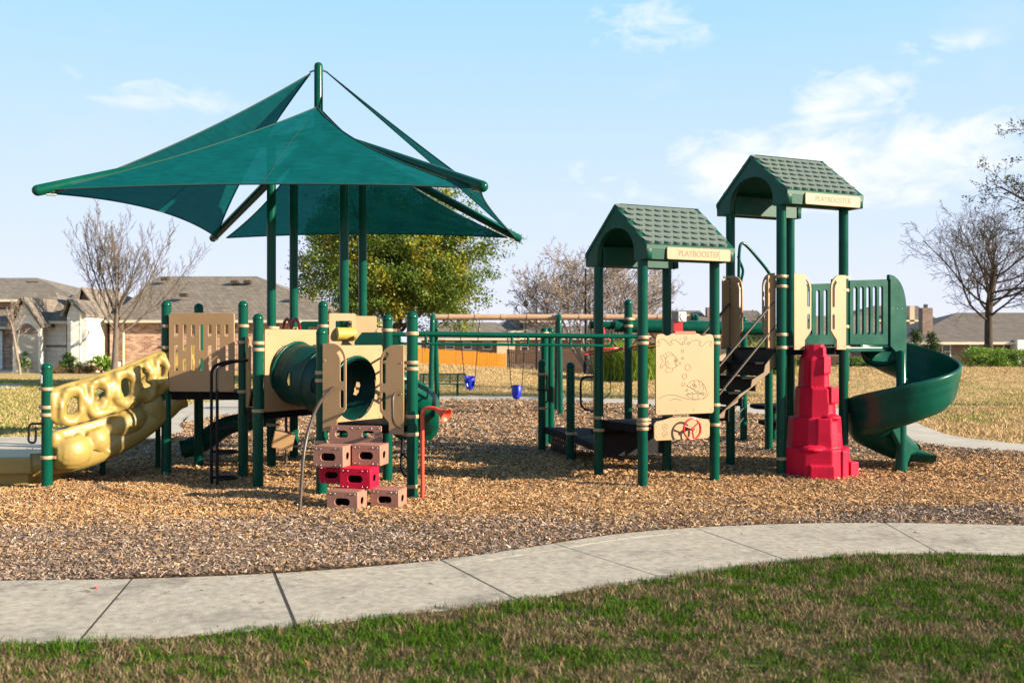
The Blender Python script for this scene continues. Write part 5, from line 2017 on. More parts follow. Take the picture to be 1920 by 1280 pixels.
MB().lathe([(0.0635, 4.45), (0.0635, 5.75), (0.055, 5.79), (0.03, 5.81), (0.005, 5.815)], 18, Matrix.Translation(CC)).build('mast', M['green'], CN)
MB().lathe([(0.30, -0.05), (0.30, 0.05)], 18, Matrix.Translation(CC + Vector((0, 0, 4.62)))).build('hub', M['green'], CN)


def sail(A, B, T, ka, kb, kt, name='sail', n=44, zlift=0.0):
    """tensioned triangular fabric; k* pull each edge towards the middle. A, B low corners, T at the mast"""
    G = (A + B + T) / 3

    def ctl(P, Q, k):
        m = (P + Q) / 2
        return m + (G - m) * k
    cab, cbt, cta = ctl(A, B, kb), ctl(B, T, kt), ctl(T, A, ka)
    idx = {}
    vs, fs = [], []
    rs2 = random.Random(len(W))
    for i in range(n + 1):
        for j in range(n + 1 - i):
            u, v = i / n, j / n
            w = 1 - u - v
            p = A * (u * u) + B * (v * v) + T * (w * w) + cab * (2 * u * v) + cbt * (2 * v * w) + cta * (2 * w * u)
            edge = u * v * w * 27
            p = p + Vector((0, 0, 0.010 * math.sin(u * 31 + v * 9) * edge + 0.006 * math.sin(v * 40 - u * 13) * edge))
            for q_, r1, r2 in ((u, v, w), (v, u, w), (w, u, v)):      # tension creases fanning out of the corners
                if q_ > 0.55:
                    p = p + Vector((0, 0, 0.016 * math.sin(22 * r1 / (r1 + r2 + 1e-6)) * (q_ - 0.55) / 0.45 * min(1, (1 - q_) * 6)))
            idx[(i, j)] = len(vs)
            vs.append(p)
    for i in range(n):
        for j in range(n - i):
            fs.append((idx[(i, j)], idx[(i + 1, j)], idx[(i, j + 1)]))
            if j < n - i - 1:
                fs.append((idx[(i + 1, j)], idx[(i + 1, j + 1)], idx[(i, j + 1)]))
    s = MB().add(vs, fs, True).build(name, M['fabric'], CN)
    for edge_pts in ([vs[idx[(i, n - i)]] for i in range(n + 1)], [vs[idx[(0, j)]] for j in range(n + 1)], [vs[idx[(i, 0)]] for i in range(n + 1)]):
        MB().tube(edge_pts, 0.011, 6).build('hem', M['hem'], s)
    seam = []
    for k in range(n // 2 + 1):
        seam.append(vs[idx[(k, k)]] + Vector((0, 0, 0.001)))
    MB().tube(seam, 0.004, 4).build('seam', M['hem'], s)
    return s


TL = CC + Vector((0, 0, 5.15))
TU = CC + Vector((0, 0, 5.68))
s = sail(EL + Vector((0.12, 0.08, 0.02)), ER + Vector((-0.12, 0.1, 0.0)), TL + Vector((-0.01, -0.07, 0)), 0.30, 0.30, 0.38)
s['label'] = 'sunlit front sail of the canopy'
sail(EL + Vector((0.12, 0.12, -0.02)), RL + Vector((0.1, -0.15, 0.0)), TU + Vector((-0.12, 0, -0.03)), 0.30, 0.36, 0.34)
sail(RL + Vector((0.25, -0.05, 0.0)), RR + Vector((-0.2, -0.1, 0.0)), TL + Vector((0.02, 0.07, 0.0)), 0.30, 0.22, 0.40)
sail(RR + Vector((-0.05, -0.1, 0.0)), ER + Vector((-0.02, 0.12, -0.04)), TU + Vector((0.11, 0, 0.0)), 0.40, 0.36, 0.40)
for s_ in (-1, 1):
    MB().tube([TU + Vector((s_ * 0.06, 0, 0.02)), TU + Vector((s_ * 0.13, 0, -0.01))], 0.014, 6).build('shackle', M['steel'], CN)

# ------------------------------------------------------------------ swings
SW = thing('swing_set', (1.3, 24, 0), 'swing frame with tan top beam and arched green legs', 'swing set')
zb = 2.37
MB().tube([(-1.95, 24, zb), (4.35, 24, zb)], 0.072, 14).build('beam', M['tanbeam'], SW)
MB().tube([(4.35, 24, zb), (4.52, 24, zb)], 0.085, 14).build('beam_end', M['green_pl'], SW)
for xb in (-1.90, 1.13, 4.42):
    for s in (-1, 1):
        pipe('leg', SW, fillet([(xb, 24, zb + 0.02), (xb, 24 + s * 0.38, zb + 0.02), (xb + 0.04 * s * (1 if xb < 0 else -0.6), 24 + s * 0.62, -0.05)], 0.35, 8), 0.062, M['green'], 12, smooth=False)
for k, xb in enumerate(list(np.linspace(-1.5, 4.2, 10))):
    MB().tube([(xb - 0.035, 24, zb), (xb + 0.035, 24, zb)], 0.082, 12).build('beam_clamp', M['tanbeam'], SW)


def chain(mb, a, b_, seg=0.06):
    a, b_ = Vector(a), Vector(b_)
    n = max(2, int((b_ - a).length / seg))
    for i in range(n):
        p, q = a.lerp(b_, i / n), a.lerp(b_, (i + 1) / n)
        mb.tube([p, q], 0.011 if i % 2 else 0.008, 4, caps=False)


def bucket_swing(x, x0, x1, zc, yaw, label, tilt=0):
    t = thing('bucket_swing', (x, 24, zc - 0.2), label, 'swing', 'blue bucket swings')
    mb = MB()
    chain(mb, (x0, 24, zb - 0.06), (x - 0.13, 24, zc + 0.13))
    chain(mb, (x1, 24, zb - 0.06), (x + 0.13, 24, zc + 0.13))
    mb.build('chain', M['black'], t)
    Mx = Matrix.Translation((x, 24, zc)) @ Matrix.Rotation(RAD(yaw), 4, 'Z') @ Matrix.Rotation(RAD(tilt), 4, 'X')
    # bucket: shell with two leg openings
    vs, fs = [], []
    nr, ns = 9, 24
    for i in range(nr + 1):
        z_ = -0.19 + 0.34 * i / nr
        r_ = 0.09 + 0.065 * math.sin(math.pi / 2 * min(1, i / nr * 1.4))
        for k in range(ns):
            a = 2 * math.pi * k / ns
            vs.append((r_ * math.cos(a), r_ * 0.95 * math.sin(a), z_ + 0.03 * math.sin(a) * i / nr))
    for i in range(nr):
        for k in range(ns):
            a = (k + 0.5) / ns * 360
            fz = i / nr
            if 0.2 < fz < 0.72 and (186 < a < 260 or 280 < a < 354):
                continue
            fs.append((i * ns + k, i * ns + (k + 1) % ns, (i + 1) * ns + (k + 1) % ns, (i + 1) * ns + k))
    fs.append(tuple(range(ns - 1, -1, -1)))
    inner = [(v[0] * 0.9, v[1] * 0.9, v[2] + 0.004) for v in vs]
    n = len(vs)
    Mx = Mx @ Matrix.Scale(0.82, 4)
    b2 = MB().add(vs, fs, True, Mx)
    b2.add(inner, [tuple(reversed(f)) for f in fs], True, Mx)
    b2.tube([Mx @ Vector((0.155 * math.cos(RAD(15 * k)), 0.148 * math.sin(RAD(15 * k)), 0.15 + 0.03 * math.sin(RAD(15 * k)))) for k in range(24)], 0.013, 6, closed=True)
    b2.sphere((0, 0, -0.2), (0.03, 0.03, 0.05), Mx, 8, 5)
    b2.build('bucket_seat', M['blue'], t)
    return t


def sx(px):
    return (px - 960) * 24 / F_PX


def sz(py):
    return EYE - (py - 640) * 24 / F_PX


bucket_swing(sx(881), sx(860), sx(899), sz(717), 8, 'blue bucket swing with open leg holes, hanging nearest the swing frame end')
bucket_swing(sx(968.5), sx(949), sx(986.5), sz(735), 165, 'blue bucket swing turned backwards, hanging beside the middle legs', 12)
for (c0, lab) in ((1127, 'black belt swing hanging behind the low black deck'),):
    t = thing('belt_swing', (sx(c0), 24, 0.45), lab, 'swing')
    mb = MB()
    chain(mb, (sx(1106), 24, zb - 0.06), (sx(1110), 24, 0.55))
    chain(mb, (sx(1149), 24, zb - 0.06), (sx(1144), 24, 0.55))
    mb.build('chain', M['black'], t)
    seat = []
    for k in range(11):
        u = k / 10
        x_ = sx(1110) + (sx(1144) - sx(1110)) * u
        z_ = 0.55 - 0.16 * math.sin(math.pi * u)
        seat += [(x_, 23.92, z_), (x_, 24.08, z_)]
    fs = [(2 * k, 2 * k + 2, 2 * k + 3, 2 * k + 1) for k in range(10)]
    lowv = [(a, b_, c_ - 0.02) for a, b_, c_ in seat]
    MB().add(seat, fs, True).add(lowv, [tuple(reversed(f)) for f in fs], True).build('belt_seat', M['black'], t)

# ------------------------------------------------------------------ bench
BD = 32.0
bx0, bx1 = (786 - 960) * BD / F_PX, (872 - 960) * BD / F_PX
BN = thing('park_bench', ((bx0 + bx1) / 2, BD, 0), 'green metal park bench on the lawn behind the swings', 'bench')
zg = tz(bx0, BD)
for x_ in (bx0 + 0.12, bx1 - 0.25):
    MB().tube([(x_, BD + 0.1, zg - 0.05), (x_, BD + 0.1, zg + 0.42)], 0.04, 8).tube([(x_, BD + 0.12, zg + 0.40), (x_, BD + 0.30, zg + 0.72)], 0.03, 8).build('leg', M['green'], BN)
for k in range(5):
    MB().box(((bx0 + bx1) / 2, BD - 0.13 + 0.085 * k, zg + 0.43), (bx1 - bx0, 0.07, 0.035)).build('seat_slat', M['green'], BN)
for k in range(8):
    z_ = zg + 0.49 + 0.031 * k
    MB().box(((bx0 + bx1) / 2, BD + 0.20 + 0.010 * k, z_), (bx1 - bx0, 0.014, 0.022)).build('back_slat', M['green'], BN)
for x_ in np.linspace(bx0, bx1, 4):
    MB().tube([(x_, BD + 0.19, zg + 0.46), (x_, BD + 0.29, zg + 0.73)], 0.02, 6).build('back_bar', M['green'], BN)
MB().tube([(bx0, BD + 0.29, zg + 0.73), (bx1, BD + 0.29, zg + 0.73)], 0.025, 6).build('top_bar', M['green'], BN)

# ------------------------------------------------------------------ trees


class TreeP:
    def __init__(self, **k):
        self.__dict__.update(k)


def grow_tree(rnd, base, P):
    """returns (trunk MB, crown MB, list of tip points)"""
    big, small, tips = MB(), MB(), []

    def branch(p, d, L, r, lvl):
        ns = P.segs[lvl]
        pts, rad = [p.copy()], [r]
        dirs = [d.copy()]
        cur = p.copy()
        endf = P.endf[lvl]
        for i in range(ns):
            d = (d + Vector((rnd.gauss(0, 1), rnd.gauss(0, 1), rnd.gauss(0, 1))) * P.wander[lvl] + Vector((0, 0, P.trop[lvl]))).normalized()
            cur = cur + d * (L / ns)
            pts.append(cur.copy())
            rad.append(max(P.rmin, r * (1 - (1 - endf) * (i + 1) / ns)))
            dirs.append(d.copy())
        (big if lvl <= P.split else small).tube(pts, rad, P.sides[lvl], caps=False)
        if lvl >= P.levels:
            tips.append(pts[-1])
            tips.append(pts[len(pts) // 2])
            return
        nc = P.nch[lvl]
        for c in range(nc):
            t = P.t0[lvl] + (1 - P.t0[lvl]) * (c + rnd.random() * 0.8) / nc
            t = min(t, 1.0)
            f = t * ns
            i = min(int(f), ns - 1)
            q = pts[i].lerp(pts[i + 1], f - i)
            dd = dirs[i + 1]
            az = c * 2.399 + rnd.uniform(-0.5, 0.5)
            o = dd.orthogonal().normalized()
            o = (o * math.cos(az) + dd.cross(o) * math.sin(az)).normalized()
            an = RAD(P.angle[lvl] + rnd.uniform(-14, 14))
            nd_ = (dd * math.cos(an) + o * math.sin(an)).normalized()
            rr = max(P.rmin, (rad[i] + (rad[i + 1] - rad[i]) * (f - i)) * P.rr[lvl])
            branch(q, nd_, L * P.lr[lvl] * (1.1 - 0.45 * t) * rnd.uniform(0.75, 1.2), rr, lvl + 1)

    for (p, d, L, r) in base:
        branch(Vector(p), Vector(d).normalized(), L, r, 0)
    return big, small, tips


def leaf_quads(rs, cen, size, flat=0.0):
    n = len(cen)
    nrm = rs.normal(0, 1, (n, 3))
    nrm[:, 2] += flat
    nrm /= np.linalg.norm(nrm, axis=1)[:, None] + 1e-9
    t = rs.normal(0, 1, (n, 3))
    u = np.cross(nrm, t)
    u /= np.linalg.norm(u, axis=1)[:, None] + 1e-9
    w = np.cross(nrm, u)
    L = (size * rs.uniform(0.7, 1.35, n))[:, None]
    v = np.empty((n, 4, 3))
    v[:, 0] = cen - u * L * 0.5
    v[:, 1] = cen + w * L * 0.28
    v[:, 2] = cen + u * L * 0.5
    v[:, 3] = cen - w * L * 0.28
    f = np.arange(n * 4)
    return v.reshape(-1, 3), f, np.full(n, 4)


def mixcol(rs, n, stops, noise_=0.15):
    t = rs.rand(n)
    st = np.array([s[1] for s in stops])
    pos = [s[0] for s in stops]
    c = np.stack([np.interp(t, pos, st[:, k]) for k in range(3)], 1)
    return np.clip(c * (1 + rs.normal(0, noise_, (n, 1))), 0.003, 1)


def foliage(name, rs, cen, size, stops, parent, mat='leaf'):
    v, f, lt = leaf_quads(rs, cen, size)
    c = np.repeat(mixcol(rs, len(cen), stops), 4, axis=0)
    me = np_mesh(name, v, f, lt, M[mat], c)
    return link(bpy.data.objects.new(name, me), parent)


BARE = dict(levels=4, split=1, segs=[5, 6, 5, 4, 3], wander=[0.05, 0.10, 0.13, 0.16, 0.18], trop=[0.0, 0.07, 0.06, 0.06, 0.05], endf=[0.6, 0.3, 0.3, 0.35, 0.5],
            sides=[9, 6, 4, 3, 3], nch=[11, 7, 6, 4, 0], t0=[0.45, 0.25, 0.2, 0.15, 0], angle=[45, 38, 38, 40, 40], lr=[1.15, 0.55, 0.55, 0.55, 0.5], rr=[0.45, 0.5, 0.55, 0.6, 0.6], rmin=0.011)


def bare_tree(px, py, d, stems, label, P, mat, seed):
    p0 = Vector(((px - 960) * d / F_PX, d, 0))
    p0.z = tz(p0.x, p0.y)
    t = thing('bare_tree', p0, label, 'tree', 'leafless trees around the park')
    rnd = random.Random(seed)
    base = [(p0 + Vector(o), dr, L, r) for (o, dr, L, r) in stems]
    big, small, tips = grow_tree(rnd, base, P)
    big.build('trunk', M[mat], t)
    small.build('crown', M[mat], t)
    return t, tips


# left: vase shaped street tree in front of the stone house
P_ = TreeP(**BARE)
P_.nch = [13, 9, 5, 3, 0]
P_.t0 = [0.52, 0.18, 0.2, 0.2, 0]
P_.angle = [44, 25, 25, 28, 40]
P_.trop = [0, 0.15, 0.15, 0.12, 0.08]
P_.wander = [0.03, 0.06, 0.07, 0.08, 0.08]
P_.lr = [1.42, 0.46, 0.48, 0.5, 0.5]
P_.rmin = 0.010
bare_tree(214, 690, 55, [((0, 0, -0.1), (0.02, 0, 1), 4.2, 0.19)], 'tall leafless vase-shaped tree in front of the brick house', P_, 'bark', 21)
# sapling by the garage
P2_ = TreeP(**BARE)
P2_.levels = 3
P2_.nch = [7, 5, 4, 0, 0]
P2_.angle = [28, 30, 35, 40, 40]
P2_.lr = [0.5, 0.5, 0.5, 0.5, 0.5]
P2_.t0 = [0.5, 0.3, 0.2, 0.15, 0]
bare_tree(38, 695, 54, [((0, 0, -0.1), (0.0, 0, 1), 3.2, 0.07)], 'thin young leafless sapling in front of the garage door', P2_, 'bark_pale', 5)
# centre: multi stem tree
P3_ = TreeP(**BARE)
P3_.nch = [6, 7, 6, 4, 0]
P3_.t0 = [0.4, 0.25, 0.2, 0.15, 0]
P3_.angle = [30, 34, 36, 40, 40]
P3_.trop = [0.0, 0.05, 0.04, 0.04, 0.03]
P3_.lr = [0.95, 0.62, 0.55, 0.5, 0.5]
P3_.endf = [0.45, 0.3, 0.3, 0.35, 0.5]
stems = []
for k in range(7):
    a = k * 0.9
    stems.append(((0.2 * math.cos(a), 0.2 * math.sin(a), -0.1), (0.55 * math.cos(a), 0.5 * math.sin(a), 1.0), 3.8 + 0.4 * math.sin(k * 3), 0.10))
bare_tree(1115, 705, 48, stems, 'wide leafless tree of many pale stems behind the swings', P3_, 'bark_pale', 8)
# right: spreading tree
P4_ = TreeP(**BARE)
P4_.nch = [19, 9, 6, 4, 0]
P4_.t0 = [0.42, 0.2, 0.2, 0.15, 0]
P4_.angle = [62, 36, 36, 40, 40]
P4_.trop = [0.0, 0.06, 0.04, 0.03, 0.02]
P4_.wander = [0.06, 0.12, 0.15, 0.18, 0.2]
P4_.lr = [0.95, 0.55, 0.55, 0.52, 0.5]
P4_.rmin = 0.007
P4_.rr = [0.36, 0.5, 0.55, 0.6, 0.6]
bare_tree(1850, 690, 46, [((0, 0, -0.1), (0.05, 0, 1), 4.8, 0.21)], 'dark spreading leafless tree beside the spiral slide', P4_, 'bark_dark', 14)
# small bare shrubs by the brown fence
P5_ = TreeP(**BARE)
P5_.levels = 3
P5_.nch = [5, 5, 4, 0, 0]
P5_.t0 = [0.3, 0.25, 0.2, 0.15, 0]
P5_.lr = [0.6, 0.55, 0.5, 0.5, 0.5]
for (px, d, lab, sd_) in ((985, 62, 'small leafless bush before the brown fence, beside the street lamp', 3), (1210, 60, 'small leafless bush behind the engraved fish board', 4)):
    stems = [((0.1 * math.cos(k), 0.1 * math.sin(k), -0.1), (0.5 * math.cos(k * 1.3), 0.5 * math.sin(k * 1.3), 1), 1.0, 0.04) for k in range(6)]
    bare_tree(px, 690, d, stems, lab, P5_, 'bark_pale', sd_)

# evergreen oak behind the canopy
rs = np.random.RandomState(77)
ob_ = Vector(((735 - 960) * 38 / F_PX, 38, 0))
ob_.z = tz(ob_.x, ob_.y)
OAK = thing('oak_tree', ob_, 'leafy green and yellow oak tree behind the canopy posts', 'tree')
PO = TreeP(levels=3, split=2, segs=[5, 6, 5, 4], wander=[0.06, 0.12, 0.16, 0.2], trop=[0, 0.05, 0.03, 0.02], endf=[0.55, 0.3, 0.3, 0.4], sides=[10, 6, 5, 3], nch=[13, 7, 6, 0], t0=[0.35, 0.2, 0.15, 0],
           angle=[58, 42, 42, 40], lr=[0.92, 0.52, 0.5, 0.5], rr=[0.45, 0.5, 0.5, 0.5], rmin=0.012)
big, small, tips = grow_tree(random.Random(3), [(ob_ + Vector((0, 0, -0.1)), Vector((0.02, 0, 1)), 4.3, 0.22)], PO)
big.build('trunk', M['bark_dark'], OAK)
small.build('twigs', M['bark_dark'], OAK)['kind'] = 'stuff'
tips = np.array([tuple(t) for t in tips])
cc_ = np.array([ob_.x, ob_.y, ob_.z + 4.55])
# more clumps filling the crown's outer volume
ph = rs.uniform(0, 2 * np.pi, 900)
ct = rs.uniform(-0.85, 1, 900)
rad_ = rs.uniform(0.45, 1.0, 900) ** 0.7
lob = 1 + 0.16 * np.sin(ph * 3 + 1) + 0.10 * np.sin(ph * 5 + ct * 4) + 0.1 * np.sin(ct * 7 + ph)
st_ = np.sqrt(1 - ct ** 2)
ell = np.stack([np.cos(ph) * st_ * 3.9, np.sin(ph) * st_ * 3.5, ct * 3.15], 1) * (rad_ * lob)[:, None] + cc_
keep = (((tips - cc_) / np.array([4.15, 4.0, 3.3])) ** 2).sum(axis=1) < 1.0
cl = np.concatenate([tips[keep], ell])
per = 62
cen = np.repeat(cl, per, axis=0) + rs.normal(0, 1, (len(cl) * per, 3)) * np.array([0.22, 0.22, 0.12])
if len(cen) > 120000:
    cen = cen[rs.choice(len(cen), 120000, replace=False)]
# yellow tint grows on single clumps
tone = np_noise(cen[:, 0] * 3 + 100, cen[:, 2] * 3 + cen[:, 1] + 100, 61, 1.6)
v, f, lt = leaf_quads(rs, cen, np.full(len(cen), 0.105))
ta = rs.rand(len(cen))[:, None]
cg = np.array([[0.030, 0.070, 0.008]]) * (1 - ta) + np.array([[0.15, 0.21, 0.020]]) * ta
cyl = np.array([[0.20, 0.18, 0.012]]) * (1 - ta) + np.array([[0.40, 0.34, 0.03]]) * ta
mixf = (rs.rand(len(cen)) < smoothstep(0.42, 0.85, tone) * 0.62)[:, None]
colr = np.where(mixf, cyl, cg)
me = np_mesh('crown', v, f, lt, M['leaf'], np.repeat(colr, 4, axis=0))
link(bpy.data.objects.new('crown', me), OAK)

# tree at the right edge: its branches reach into the picture
rt = Vector(((2095 - 960) * 27 / F_PX, 27, -0.03))
RT = thing('sparse_oak_tree', rt, 'dark oak branches with sparse small leaves reaching in from the picture edge', 'tree')
PR = TreeP(levels=4, split=1, segs=[5, 6, 5, 4, 3], wander=[0.05, 0.12, 0.16, 0.2, 0.2], trop=[0, 0.03, 0.03, 0.02, 0.0], endf=[0.55, 0.3, 0.3, 0.4, 0.5], sides=[9, 6, 4, 3, 3], nch=[13, 7, 6, 4, 0], t0=[0.62, 0.2, 0.15, 0.1, 0],
           angle=[62, 40, 40, 40, 40], lr=[0.62, 0.55, 0.5, 0.5, 0.5], rr=[0.45, 0.5, 0.5, 0.55, 0.6], rmin=0.006)
big, small, tips = grow_tree(random.Random(31), [(rt + Vector((0, 0, -0.1)), Vector((-0.03, 0, 1)), 6.6, 0.24)], PR)
big.build('trunk', M['bark_dark'], RT)
small.build('twigs', M['bark_dark'], RT)['kind'] = 'stuff'
tips = np.array([tuple(t) for t in tips])
tips = tips[rs.rand(len(tips)) < 0.55]
cen = np.repeat(tips, 4, axis=0) + rs.normal(0, 0.05, (len(tips) * 4, 3))
foliage('crown', rs, cen, np.full(len(cen), 0.075), [(0, (0.03, 0.05, 0.012)), (0.6, (0.07, 0.10, 0.02)), (1, (0.16, 0.12, 0.03))], RT)


def bush(name, px, d, w, h, label, cat, stops, n=2600, leaf=0.07, seed=1, group=None, zoff=0.0, cone=False):
    rs_ = np.random.RandomState(seed)
    p = Vector(((px - 960) * d / F_PX, d, 0))
    p.z = tz(p.x, p.y) + zoff
    t = thing(name, p, label, cat, group)
    nc = max(12, int(n / 60))
    ph = rs_.uniform(0, 2 * np.pi, nc)
    u = rs_.rand(nc)
    rr = np.sqrt(rs_.rand(nc))
    if cone:
        prof_ = (1 - u) ** 0.8 + 0.05
    else:
        prof_ = np.sqrt(np.clip(1 - (2 * u - 0.85) ** 2 / 1.4, 0.05, 1))
    c = np.stack([p.x + np.cos(ph) * rr * prof_ * w / 2, p.y + np.sin(ph) * rr * prof_ * w / 2, p.z + 0.06 * h + u * h * 0.92], 1)
    cen_ = np.repeat(c, 60, axis=0) + rs_.normal(0, 1, (nc * 60, 3)) * np.array([w * 0.07, w * 0.07, h * 0.06])
    cen_[:, 2] = np.maximum(cen_[:, 2], p.z + 0.02)
    foliage('leaves', rs_, cen_, np.full(len(cen_), leaf), stops, t)
    mb = MB()
    for k in range(5):
        a = k * 1.3
        mb.tube([p + Vector((0, 0, -0.05)), p + Vector((0.12 * w * math.cos(a), 0.12 * w * math.sin(a), h * 0.35)), p + Vector((0.3 * w * math.cos(a), 0.3 * w * math.sin(a), h * 0.7))], [0.03, 0.02, 0.008], 5)
    mb.build('stems', M['bark'], t)
    return t


GREEN = [(0, (0.03, 0.075, 0.012)), (0.6, (0.08, 0.16, 0.022)), (1, (0.17, 0.25, 0.04))]
BRIGHT = [(0, (0.06, 0.12, 0.012)), (0.5, (0.14, 0.26, 0.025)), (1, (0.27, 0.38, 0.05))]
DARKG = [(0, (0.015, 0.035, 0.010)), (0.6, (0.04, 0.075, 0.018)), (1, (0.08, 0.12, 0.03))]
RUST = [(0, (0.10, 0.055, 0.02)), (0.6, (0.20, 0.12, 0.04)), (1, (0.28, 0.19, 0.06))]


def tuft(px, d, w, h, label, n, seed, group=None):
    """clump of long arching grass leaves"""
    rs_ = np.random.RandomState(seed)
    p = Vector(((px - 960) * d / F_PX, d, 0))
    p.z = tz(p.x, p.y)
    t = thing('ornamental_grass', p, label, 'ornamental grass', group)
    x = p.x + rs_.normal(0, w * 0.26, n)
    y = p.y + rs_.normal(0, w * 0.2, n)
    hh = h * rs_.uniform(0.55, 1.05, n)
    v, f, lt = make_blades(rs_, x, y, np.full(n, p.z - 0.02), hh, rs_.uniform(0.02, 0.045, n), rs_.uniform(0.1, 0.75, n))
    c = mixcol(rs_, n, [(0, (0.06, 0.12, 0.012)), (0.6, (0.17, 0.27, 0.03)), (0.85, (0.30, 0.38, 0.06)), (1, (0.42, 0.34, 0.05))])
    me = np_mesh('leaves', v, f, lt, M['blade'], np.repeat(c, 5, axis=0))
    link(bpy.data.objects.new('leaves', me), t)
    MB().sphere((p.x, p.y, p.z + h * 0.10), (w * 0.35, w * 0.3, h * 0.15), seg=10, rings=6).build('root_crown', M['bark'], t)


# shrubs at the houses on the left
bush('shrub', 50, 57, 1.0, 1.15, 'small upright green shrub before the garage door', 'shrub', GREEN, 1800, 0.10, 2)
bush('shrub', 130, 56.5, 1.1, 1.15, 'green shrub against the white stone wall under the brick band', 'shrub', GREEN, 1800, 0.10, 3)
bush('shrub', 190, 57, 1.4, 1.0, 'spiky green shrub below the house window', 'shrub', BRIGHT, 2200, 0.11, 4)
for k, (px, w, lab) in enumerate(((108, 1.3, 'low rusty brown bush nearest the stone wall corner'), (150, 1.2, 'low rusty brown bush between the two green shrubs'), (172, 1.0, 'small low rusty brown bush touching the spiky shrub'))):
    bush('low_bush', px, 56, w, 0.45, lab, 'shrub', RUST, 1300, 0.07, 10 + k)
# hedge of ornamental grass behind the low tower
tuft(1158, 41, 1.2, 1.75, 'bright green grass clump nearest the pale stemmed tree', 2600, 1)
tuft(1192, 40, 1.2, 1.65, 'bright green grass clump between the deck posts', 2600, 2)
tuft(1228, 40.5, 1.2, 1.6, 'bright green grass clump behind the fish board', 2400, 3)
tuft(1450, 40, 1.0, 1.5, 'green grass clump seen under the stairs', 1800, 4)
bush('dark_shrub', 1175, 47, 2.6, 2.7, 'dark green rounded shrub behind the bright grass clumps', 'shrub', DARKG, 5200, 0.09, 31)
bush('dark_shrub', 1430, 46, 2.6, 2.3, 'dark green shrub seen through the stairs', 'shrub', DARKG, 4200, 0.09, 32)
bush('conifer', 1378, 50, 1.3, 3.4, 'narrow green treetop behind the stair rails', 'shrub', GREEN, 2600, 0.09, 33, cone=True)
bush('conifer', 1716, 50, 1.5, 2.0, 'dark conical shrub before the brown house, behind the slide', 'shrub', DARKG, 2600, 0.09, 34, cone=True)
bush('conifer', 1747, 49, 1.5, 1.7, 'dark rounded conifer touching the spiral chute edge', 'shrub', DARKG, 2600, 0.09, 35, cone=True)
for k, (px, w, h, lab) in enumerate(((1838, 1.9, 0.85, 'bright green hedge shrub under the spreading bare tree'), (1880, 1.8, 0.80, 'green hedge shrub, middle one of the hedge'), (1925, 1.9, 0.75, 'green hedge shrub cut by the picture edge'),
                                     (1650, 1.7, 0.42, 'low green bush behind the slide pole'), (1600, 1.3, 0.42, 'low green bush behind the red climber'), (1520, 1.3, 0.5, 'low dark bush left of the red climber'))):
    bush('hedge_shrub', px, 44.5, w, h, lab, 'shrub', BRIGHT if k < 4 else GREEN, 3600, 0.07, 50 + k)

# ------------------------------------------------------------------ houses


def quad_roof(name, mat, parent, x0, x1, y0, y1, ze, xr0, xr1, yr, zr, th=0.16):
    """hip roof: eave rectangle and a ridge line, with a boxed eave"""
    vs = [(x0, y0, ze), (x1, y0, ze), (x1, y1, ze), (x0, y1, ze), (xr0, yr, zr), (xr1, yr, zr)]
    vs += [(x0, y0, ze - th), (x1, y0, ze - th), (x1, y1, ze - th), (x0, y1, ze - th)]
    fs = [(0, 1, 5, 4), (1, 2, 5), (2, 3, 4, 5), (3, 0, 4), (9, 8, 7, 6)]
    r = MB().add(vs, fs).build(name, mat, parent)
    e_ = MB().add(vs, [(0, 6, 7, 1), (1, 7, 8, 2), (2, 8, 9, 3), (3, 9, 6, 0)]).build('fascia', M['trim'], r)
    return r


def gable_roof(parent, mat, x0, x1, y0, y1, ze, xp, zp, th=0.12):
    """ridge runs in depth; gable faces the viewer"""
    vs = [(x0, y0, ze), (xp, y0, zp), (x1, y0, ze), (x0, y1, ze), (xp, y1, zp), (x1, y1, ze)]
    vs += [(a, b_, c_ - th) for a, b_, c_ in vs]
    fs = [(0, 1, 4, 3), (1, 2, 5, 4), (9, 10, 7, 6), (10, 11, 8, 7), (6, 7, 1, 0), (7, 8, 2, 1), (0, 3, 9, 6), (2, 8, 11, 5), (3, 4, 10, 9), (4, 5, 11, 10)]
    return MB().add(vs, fs).build('roof', mat, parent)


def wallbox(parent, mat, x0, x1, y0, y1, z0, z1, name='wall'):
    return MB().box(((x0 + x1) / 2, (y0 + y1) / 2, (z0 + z1) / 2), (x1 - x0, y1 - y0, z1 - z0)).build(name, mat, parent)


def gwall(parent, mat, x0, x1, y, z0, z1, xp, zp, name='gable_wall', t=0.3):
    p = [(x0, z0), (x1, z0), (x1, z1), (xp, zp), (x0, z1)]
    vs = [(a, y, b_) for a, b_ in p] + [(a, y + t, b_) for a, b_ in p]
    fs = [(0, 1, 2, 3, 4), (9, 8, 7, 6, 5)] + [(i, 5 + i, 5 + (i + 1) % 5, (i + 1) % 5) for i in range(5)]
    return MB().add(vs, fs).build(name, mat, parent)


def window(parent, x0, x1, y, z0, z1, bars=True):
    w = MB()
    t = 0.07
    for (a, b_, c_, d_) in ((x0, x1, z0, z0 + t), (x0, x1, z1 - t, z1), (x0, x0 + t, z0 + t, z1 - t), (x1 - t, x1, z0 + t, z1 - t), (x0 + t, x1 - t, (z0 + z1) / 2 - 0.025, (z0 + z1) / 2 + 0.025)):
        w.box(((a + b_) / 2, y - 0.03, (c_ + d_) / 2), (b_ - a, 0.08, d_ - c_))
    wo = w.build('window', M['white'], parent)
    MB().box(((x0 + x1) / 2, y - 0.012, (z0 + z1) / 2), (x1 - x0 - 0.04, 0.02, z1 - z0 - 0.04)).build('pane', M['glass'], wo)
    return wo


def hx(px, d):
    return (px - 960) * d / F_PX


def hz(py, d):
    return EYE - (py - 640) * d / F_PX


